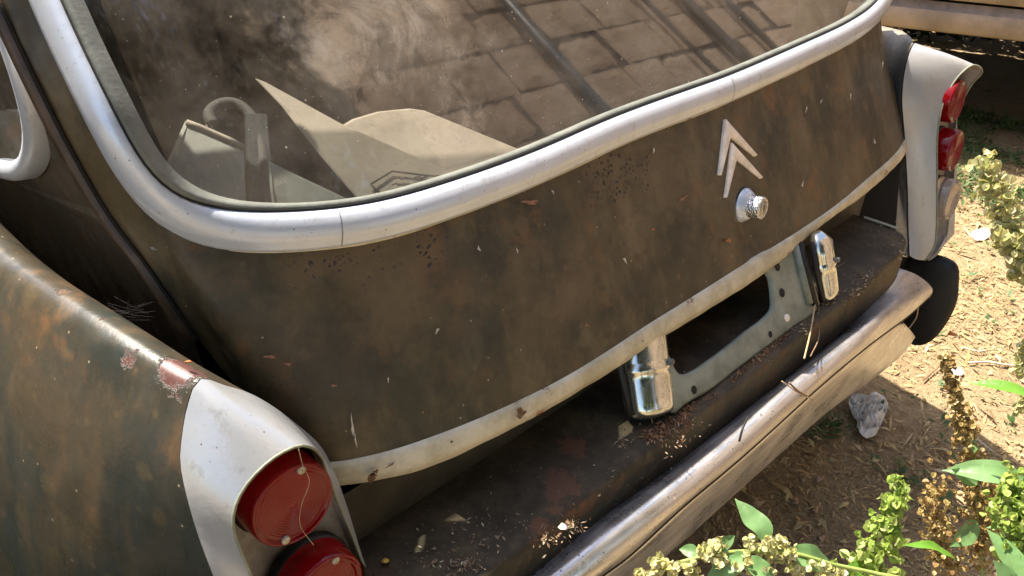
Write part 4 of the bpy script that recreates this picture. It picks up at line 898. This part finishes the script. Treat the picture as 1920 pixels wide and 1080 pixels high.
# ================================================================== dock weeds
def leaf(b, base, tip, wid, up=(0, 0, 1), sag=.12, wavy=.26, seed=0, n=16, pts=None):
    rg = np.random.default_rng(seed); base = np.array(base); tip = np.array(tip); up = np.array(up, float)
    mid = (base+tip)/2 + up*np.linalg.norm(tip-base)*sag; c = cr([base, mid, tip] if pts is None else pts, n); T = np.gradient(c, axis=0); T /= np.linalg.norm(T, axis=1)[:, None]
    G = []; ph = rg.uniform(0, 6)
    for i in range(n):
        t = i/(n-1); s = np.cross(T[i], up); s /= np.linalg.norm(s)+1e-9; nn = np.cross(s, T[i]); w_ = wid*.78*(math.sin(math.pi*min(1, t*1.02+.02))**.75)*(1.15-.5*t) + .0004
        wv = wavy*w_*math.sin(t*14+ph); wv2 = wavy*w_*math.sin(t*12+ph+2)
        G.append([c[i] - s*w_ + nn*(w_*.35+wv), c[i] - s*w_*.55 + nn*(w_*.22+wv*.3), c[i], c[i] + s*w_*.55 + nn*(w_*.22+wv2*.3), c[i] + s*w_ + nn*(w_*.35+wv2)])
    b.grid(G)
def LEAF(t, *a, **k):
    b = MB(); leaf(b, *a, **k); return b.build('leaf', MAT['leaf'], t)
def MATLEAF(nm, t):
    for o in t.children:
        if o.name.startswith('leaf'): o.data.materials[0] = MAT[nm]
def pod(b, c, d, r, rg):
    """a dock fruit: three heart-shaped wings round a small grain"""
    r = r*.82; d = d/np.linalg.norm(d); a = np.cross(d, rg.normal(0, 1, 3)); a /= np.linalg.norm(a); e = np.cross(d, a); k0 = len(b.V)
    for k in range(3):
        t = k*2.094 + rg.uniform(-.2, .2); o = a*math.cos(t) + e*math.sin(t); q = np.cross(d, o)
        V = [c - d*r*.9, c + o*r*.75 - d*r*.45 + q*r*.12, c + o*r*.98 + d*r*.1 + q*r*.22, c + o*r*.6 + d*r*.75 + q*r*.12, c + d*r*1.05, c + o*r*.28 + d*r*.05 - q*r*.04]
        b.add(V, [(0, 1, 5), (1, 2, 5), (2, 3, 5), (3, 4, 5), (4, 0, 5)])
    # grain
    g_ = [c + o2*r*.30 for o2 in (a, e, -a, -e)]; b.add([c - d*r*.5, *g_, c + d*r*.5], [(0, 2, 1), (0, 3, 2), (0, 4, 3), (0, 1, 4), (5, 1, 2), (5, 2, 3), (5, 3, 4), (5, 4, 1)])
def spike(root, path, mat, stem_mat, n_whorl, per, r, spread, seed, sr=(.0022, .0010), start=0.):
    rg = np.random.default_rng(seed); c = cr(path, 80); MB().tube(c, np.linspace(sr[0], sr[1], 80), 8).build('stem', MAT[stem_mat], root); b = MB(); T = np.gradient(c, axis=0)
    for k in range(n_whorl):
        t = start + (1-start)*(k + rg.uniform(.0, .5))/n_whorl; i = min(79, int(t*79)); sp = spread*(1.1 - .55*t)*rg.uniform(.7, 1.15)
        for _ in range(max(3, int(per*rg.uniform(.6, 1.3)))):
            o = rg.normal(0, 1, 3); o -= T[i]*(o@T[i])/(T[i]@T[i]); o /= np.linalg.norm(o)+1e-9
            p = c[i] + o*sp*rg.uniform(.25, 1) + T[i]/np.linalg.norm(T[i])*rg.uniform(-.35, .35)*sp + np.array([0, 0, -.25*sp])
            pod(b, p, np.array([0, 0, -1.]) + o*.9 + rg.normal(0, .45, 3), r*rg.uniform(.75, 1.15), rg)
    b.build('seed_cluster', MAT[mat], root)
def down(p): return np.array([p[0] + .01, p[1] - .01, 0.0])
# 1 bright green spike, right of centre
p_top, p_mid, p_low = UD(1682,903,.60), UD(1664,985,.60), UD(1640,1085,.60)
t = thing('dock_weed', down(p_low), 'dock weed with one bright green upright seed spike, in front of the shaded earth', 'weed', 'dock weeds in the foreground')
spike(t, [p_top*0 + down(p_low), p_low*.5 + down(p_low)*.5 + [.01, 0, 0], p_low, p_mid, p_top], 'pod_green', 'stem', 0, 0, .005, .012, 1)
bpy.data.objects.remove(bpy.data.objects['seed_cluster'])
b = MB(); rg = np.random.default_rng(11); c = cr([p_top, UD(1684,925,.6), UD(1672,960,.6), p_mid, UD(1655,1020,.6), UD(1625,1060,.6), UD(1640,1085,.6), UD(1660,1100,.6)], 60)
for i in range(60):
    wdt = .0035 + .0085*min(1, i/30); gap = (i % 13) in (5,)
    for _ in range(0 if gap else 5): pod(b, c[i] + rg.normal(0, 1, 3)*wdt*.62, np.array([0, 0, -1.]) + rg.normal(0, .7, 3), .0047*rg.uniform(.8, 1.2), rg)
b.build('seed_cluster', MAT['pod_green'], t)
LEAF(t, UD(1598,1100,.6), UD(1603,1046,.6), .006, (0,0,1), .05, .1, 3); LEAF(t, UD(1790,1048,.66), UD(1692,1022,.64), .007, (0, 0, 1), .10, .15, 4); LEAF(t, UD(1625,1095,.6), UD(1585,1062,.58), .009, (0, 0, 1), .1, .15, 8)
MATLEAF('leaf_bright', t)
# 2 arching stem along the bottom edge
arch = [UD(1720,1100,.56), UD(1640,1075,.56), UD(1560,1058,.555), UD(1500,1040,.55), UD(1440,1034,.55), UD(1370,1035,.545), UD(1290,1050,.54), UD(1210,1078,.535), UD(1185,1090,.53)]
g0 = down(UD(1740,1110,.58)); t = thing('dock_weed', g0, 'dock weed whose long stem arches low along the bottom edge, loaded with pale seed clusters', 'weed', 'dock weeds in the foreground')
spike(t, [g0, g0*.4 + arch[0]*.6 + [.03, 0, 0]] + arch, 'pod_mix', 'stem', 1, 3, .0001, .0001, 21, (.0032, .0012))
bpy.data.objects.remove([o for o in t.children if o.name.startswith('seed_cluster')][0])
b = MB(); rg = np.random.default_rng(12)
for px, py, s_, n_, dep in ((1232,1055,17,26,.53),(1222,1075,16,20,.53),(1262,1068,18,24,.53),(1290,1062,15,16,.54),(1300,1078,16,18,.54),(1325,1035,17,26,.54),(1345,1022,15,20,.54),(1350,1050,18,26,.54),(1375,1062,17,22,.545),(1400,1050,12,12,.545),(1408,1020,12,14,.55),(1415,1064,17,22,.55),(1445,1022,18,28,.55),(1462,1018,14,16,.55),(1460,1045,15,18,.55),(1480,1040,15,20,.55),(1490,1065,17,22,.555),(1520,1060,17,20,.555),(1545,1070,16,20,.555),(1580,1078,14,16,.56),(1205,1078,13,14,.53),(1440,1075,14,14,.55)):
    for _ in range(int(n_*1.25)):
        q = UD(px + rg.normal(0, s_*.50), py + rg.normal(0, s_*.42), dep + rg.normal(0, .006)); pod(b, q, np.array([0, 0, -1.]) + rg.normal(0, .8, 3), .0033*rg.uniform(.75, 1.2), rg)
b.build('seed_cluster', MAT['pod_mix'], t)
LEAF(t, UD(1437,1018,.55), UD(1378,935,.57), .0105, (-.3, -.6, .6), .06, .16, 1, 18, [UD(1437,1018,.55), UD(1428,992,.552), UD(1402,965,.558), UD(1378,935,.565)])
LEAF(t, UD(1480,1034,.55), UD(1562,1065,.56), .012, (-.2, -.4, .8), .05, .14, 2); LEAF(t, UD(1400,1040,.545), UD(1322,1088,.54), .010, (-.2, -.3, .9), .04, .14, 5); LEAF(t, UD(1340,1030,.545), UD(1378,1004,.55), .006, (.4, -.5, .5), .04, .1, 6); LEAF(t, UD(1310,1036,.545), UD(1274,1030,.55), .006, (-.2, -.5, .7), .05, .1, 7); LEAF(t, UD(1395,1050,.54), UD(1455,1090,.54), .010, (-.2, -.3, .9), .04, .14, 9)
MATLEAF('leaf', t)
# 3 tall brown spike
d3 = .74; pth = [UD(1848,1120,d3+.02), UD(1840,1060,d3+.01), UD(1832,960,d3), UD(1822,860,d3-.005), UD(1800,770,d3-.01), UD(1780,710,d3-.01), UD(1774,668,d3-.012)]
g0 = down(pth[0]); t = thing('dock_weed', g0, 'tallest dock weed, its tan dried seed spike crossing the shadow edge at the right', 'weed', 'dock weeds in the foreground')
spike(t, [g0, g0*.5 + pth[0]*.5] + pth, 'pod_tan', 'stem', 1, 3, .0001, .0001, 31, (.0034, .0008)); bpy.data.objects.remove([o for o in t.children if o.name.startswith('seed_cluster')][0])
b = MB(); rg = np.random.default_rng(13); c = cr(pth[1:], 110)[::-1]
for i in range(110):
    wdt = .003 + .011*min(1, (i/62)**1.1); gap = (i % 17) in (7,)
    for _ in range(1 if gap else 7): pod(b, c[i] + rg.normal(0, 1, 3)*wdt*.60*np.array([1, 1, .6]), np.array([0, 0, -1.]) + rg.normal(0, .7, 3), .0034*rg.uniform(.75, 1.2), rg)
for side in ([UD(1770,1010,.73), UD(1752,950,.73), UD(1756,905,.73)], [UD(1850,990,.74), UD(1862,940,.74), UD(1872,905,.74)], [UD(1790,1075,.74), UD(1765,1045,.74), UD(1755,1000,.74)]):
    cc_ = cr(side, 26)
    for i in range(26):
        for _ in range(6): pod(b, cc_[i] + rg.normal(0, 1, 3)*.0058, np.array([0, 0, -1.]) + rg.normal(0, .7, 3), .0034*rg.uniform(.75, 1.2), rg)
b.build('seed_cluster', MAT['pod_tan'], t)
LEAF(t, UD(1925,905,.70), UD(1766,882,.72), .016, (-.2, -.35, .9), .13, .10, 1, 20); LEAF(t, UD(1832,905,.72), UD(1784,880,.71), .010, (-.3, -.5, .6), -.05, .1, 2); LEAF(t, UD(1832,980,.73), UD(1780,1025,.71), .013, (-.3, -.6, .6), .02, .08, 3); LEAF(t, UD(1822,820,.73), UD(1826,850,.72), .007, (-.3, -.6, .3), .02, .08, 4); LEAF(t, UD(1900,990,.70), UD(1850,990,.70), .004, (0,0,1), .1, .1, 5)
MATLEAF('leaf', t)
# 4 right edge spike, nearer
d4 = .62; pth = [UD(1925,1100,d4), UD(1908,1040,d4), UD(1906,980,d4), UD(1903,925,d4), UD(1898,905,d4)]; g0 = down(pth[0]); t = thing('dock_weed', g0, 'dock weed at the right edge with a dense green spike and a pale pointed leaf', 'weed', 'dock weeds in the foreground')
spike(t, [g0, g0*.5 + pth[0]*.5] + pth, 'pod_mix', 'stem', 1, 3, .0001, .0001, 41, (.0030, .0008)); bpy.data.objects.remove([o for o in t.children if o.name.startswith('seed_cluster')][0])
b = MB(); rg = np.random.default_rng(14); c = cr(pth[1:], 60)
for i in range(60):
    for _ in range(6): pod(b, c[i] + rg.normal(0, 1, 3)*(.0085 if i < 48 else .005), np.array([0, 0, -1.]) + rg.normal(0, .7, 3), .0042*rg.uniform(.75, 1.2), rg)
b.build('seed_cluster', MAT['pod_green'], t)
LEAF(t, UD(1925,1095,.60), UD(1850,992,.62), .014, (-.3, -.6, .6), .03, .06, 1, 20); LEAF(t, UD(1900,1110,.60), UD(1862,1050,.60), .011, (-.3, -.6, .6), .03, .06, 2)
MATLEAF('leaf', t)
# 5 nodding spike high at the right edge
d5 = .66; pth = [UD(1990,640,d5), UD(1945,540,d5), UD(1912,470,d5), UD(1890,410,d5), UD(1868,350,d5), UD(1850,300,d5)]; g0 = np.array([pth[0][0]+.05, pth[0][1]-.12, 0.]); t = thing('dock_weed', g0, 'dock weed leaning in from the right, its plump yellow-green spike near the clear lamp', 'weed', 'dock weeds in the foreground')
spike(t, [g0, g0*.4 + pth[0]*.6] + pth, 'pod_mix', 'stem', 1, 3, .0001, .0001, 51, (.0032, .0010)); bpy.data.objects.remove([o for o in t.children if o.name.startswith('seed_cluster')][0])
b = MB(); rg = np.random.default_rng(15); c = cr(pth[1:], 70)
for i in range(70):
    wdt = .0085 if i < 55 else .0062
    for _ in range(5): pod(b, c[i] + rg.normal(0, 1, 3)*wdt*.8, np.array([0, 0, -1.]) + rg.normal(0, .7, 3), .0050*rg.uniform(.75, 1.2), rg)
for pc in ((1912,690), (1910,760), (1915,660)):
    for _ in range(16): pod(b, UD(pc[0]+rg.normal(0,6), pc[1]+rg.normal(0,9), .68), np.array([0, 0, -1.]) + rg.normal(0, .7, 3), .0042, rg)
b.build('seed_cluster', MAT['pod_mix'], t)
LEAF(t, UD(1935,742,.66), UD(1815,718,.68), .0085, (-.1, -.3, .9), .08, .05, 1, 18)
MATLEAF('leaf_bright', t)

# ================================================================== debris lying on the wagon
def dbl(pts, r, mat, lab, grp='dry twigs caught on the bumper'):
    o = MB().tube(cr(pts, 14), r, 6).build('dry_twig', MAT[mat]); return tagp(o, lab, 'twig', grp)
MAT['straw'] = flat('dry_straw', (.45, .33, .18), .7, .3, 80)
dbl([U(1528,572,'y',-.05), U(1520,620,'y',-.075), U(1508,672,'y',-.112)], .0013, 'straw', 'straight straw stalk hanging from the sill onto the bumper below the right chrome housing')
dbl([U(1535,575,'y',-.05), U(1536,625,'y',-.075), U(1520,668,'y',-.110)], .0010, 'stick2', 'curved brown twig beside the straw stalk hanging from the sill')
dbl([U(1480,718,'y',-.118), U(1495,732,'y',-.122), U(1512,742,'y',-.122)], .0014, 'stick2', 'short brown twig lying across the middle of the bumper')
dbl([U(1466,715,'y',-.112), U(1500,738,'y',-.122), U(1525,750,'y',-.122)], .0009, 'straw', 'thin straw crossing the short brown twig on the bumper')
dbl([U(1403,780,'y',-.106), U(1392,805,'y',-.112), U(1386,828,'y',-.116)], .0016, 'black', 'dark upright twig fragment on the bumper left of centre')
dbl([U(1722,560,'y',-.098), U(1718,595,'y',-.10), U(1705,615,'y',-.10)], .0012, 'straw', 'wisp of dry straw hanging at the right end of the bumper')
b = MB(); cp = cr(P_([(1697,455),(1706,452),(1714,445),(1717,436)], 'y', .0), 40)
for i in range(40): b.lathe([(.0005, -.002), (.0022, 0), (.0005, .002)], cp[i] + rng.normal(0, .0016, 3), rng.normal(0, 1, 3), 6)
tagp(b.build('dry_catkin', flat('red_brown_catkin', (.20, .06, .035), .8, .4, 90)), 'red-brown dried catkin stuck between the sill end and the right lamp cap', 'catkin')
# crumbs and seed husks: nobody could count them
V = []; F = []
def crumb(p, L, fl=.5):
    k = len(V); a = rng.normal(0, 1, 3); a[2] *= fl; a /= np.linalg.norm(a); bb = np.cross(a, rng.normal(0, 1, 3)); bb /= np.linalg.norm(bb); w_ = L*rng.uniform(.15, .45)
    V.extend([p - a*L, p + bb*w_ + [0, 0, L*.2], p + a*L, p - bb*w_]); F.append((k, k+1, k+2, k+3))
tops = [(sh, 240, .0017), (bmp, 420, .0015)]
def pick(o):
    vs = o.data.vertices; return np.array(vs[int(rng.integers(len(vs)))].co)
for o, n, L in tops:
    i = 0
    while i < n:
        p = pick(o) + rng.normal(0, .003, 3)*[1, .6, 0] + [0, 0, .0016]
        if o is sh and p[2] < ZS - .004 and rng.random() < .8: continue
        if abs(p[0]) > .8: continue
        crumb(p, L*rng.uniform(.5, 1.5)); i += 1
for (cx, cy, n, s_) in ((1545,565,40,10),(1600,545,50,14),(1620,520,40,12),(1660,440,60,22),(1250,815,90,26),(1290,790,60,18),(1170,830,30,10),(1075,985,60,16),(1030,1010,50,18),(880,1060,50,16),(1690,480,30,7),(1500,615,50,12),(1430,660,40,12),(820,1050,60,30),(900,1000,60,40)):
    for _ in range(int(n*1.2)): crumb(U(cx + rng.normal(0, s_), cy + rng.normal(0, s_*.6), 'z', ZS+.003), .0017*rng.uniform(.5, 2.2))
tagp(mesh('husk_debris', V, F, isl('dry_husks', [(.42,.30,.17), (.16,.09,.05), (.5,.4,.26), (.25,.14,.07), (.09,.055,.035)], .8), None, False), 'dry husks and plant crumbs lying on the sill and bumper', kind='stuff')
V = []; F = []
for (x0, y0, x1, y1, n, s_, L) in ((1205,822,1262,792,170,7,.0034),(1262,795,1300,752,120,6,.003),(1372,712,1480,622,200,4,.0028),(1290,770,1345,735,50,4,.0022),(1290,790,1278,830,40,6,.003),(1545,560,1580,545,60,5,.002)):
    for _ in range(n):
        t_ = rng.random(); crumb(U(x0 + (x1-x0)*t_ + rng.normal(0, s_*.6), y0 + (y1-y0)*t_ + rng.normal(0, s_), 'z', ZS + rng.uniform(.001, .005)), L*rng.uniform(.4, 1.5), 1.)
tagp(mesh('rust_flakes', V, F, isl('rust_brown_flakes', [(.16,.065,.03), (.26,.12,.05), (.09,.04,.02), (.34,.2,.09), (.13,.06,.03)], .8), None, False), 'rusty flakes and fibres heaped along the plate frame on the sill', kind='stuff')
# fallen bits one can tell apart
MAT['yellow'] = flat('yellow_petal', (.6, .40, .08), .6, .2, 80); MAT['orange'] = flat('orange_flake', (.55, .16, .04), .6, .2, 80)
def bit(name, pts, mat, lab, cat):
    o = MB().grid([pts[:3], [p + np.array([0, 0, .003]) for p in pts[3:6]]]).build(name, mat); solid(o, .0006); return tagp(o, lab, cat)
def bit_at(name, px, py, z, s, mat, lab, cat):
    c = U(px, py, 'z', z); v = [c + np.array([math.cos(t), math.sin(t), .3*math.sin(2*t)])*s for t in (0, 1, 2, 5.3, 4.2, 3.3)]; return bit(name, v, mat, lab, cat)
bit_at('petal', 722, 1053, ZS+.004, .0045, MAT['yellow'], 'tiny yellow dried petal on the dark sill near the left lamps', 'petal')
bit_at('leaf_flake', 1056, 990, ZS+.006, .006, MAT['film'], 'small pale grey-green flake on the front edge of the sill', 'leaf flake')
bit_at('leaf_flake', 354, 681, .903, .003, MAT['orange'], 'tiny orange leaf flake on the inner edge of the left fender', 'leaf flake')
bit_at('leaf_flake', 1787, 628, .30, .012, MAT['orange'], 'dry orange leaf lying against the black mud flap', 'leaf flake')
# cobweb threads over the left lamps and in the gutter
th = MB().tube(cr([U(560,842,'y',-.012), U(567,870,'y',-.012), U(580,905,'y',-.012), U(566,945,'y',-.012), U(563,985,'y',-.014), U(588,1022,'y',-.022)], 40), .00028, 5)
tagp(th.build('cobweb_thread', MAT['straw']), 'dusty cobweb thread hanging over the two left red lamps', 'cobweb')
cw = MB()
for _ in range(16):
    a_, b_ = np.array([rng.uniform(180, 250), rng.uniform(555, 600)]), np.array([rng.uniform(240, 300), rng.uniform(560, 612)])
    q0, q1 = U(*a_, 'x', -.745), U(*b_, 'x', -.735); cw.tube([q0, (q0+q1)/2 + [0, 0, -.004*rng.random()], q1], .00018, 4)
tagp(cw.build('cobweb', MAT['recess']), 'fine grey cobweb strands in the gutter beside the left fender', 'cobweb')
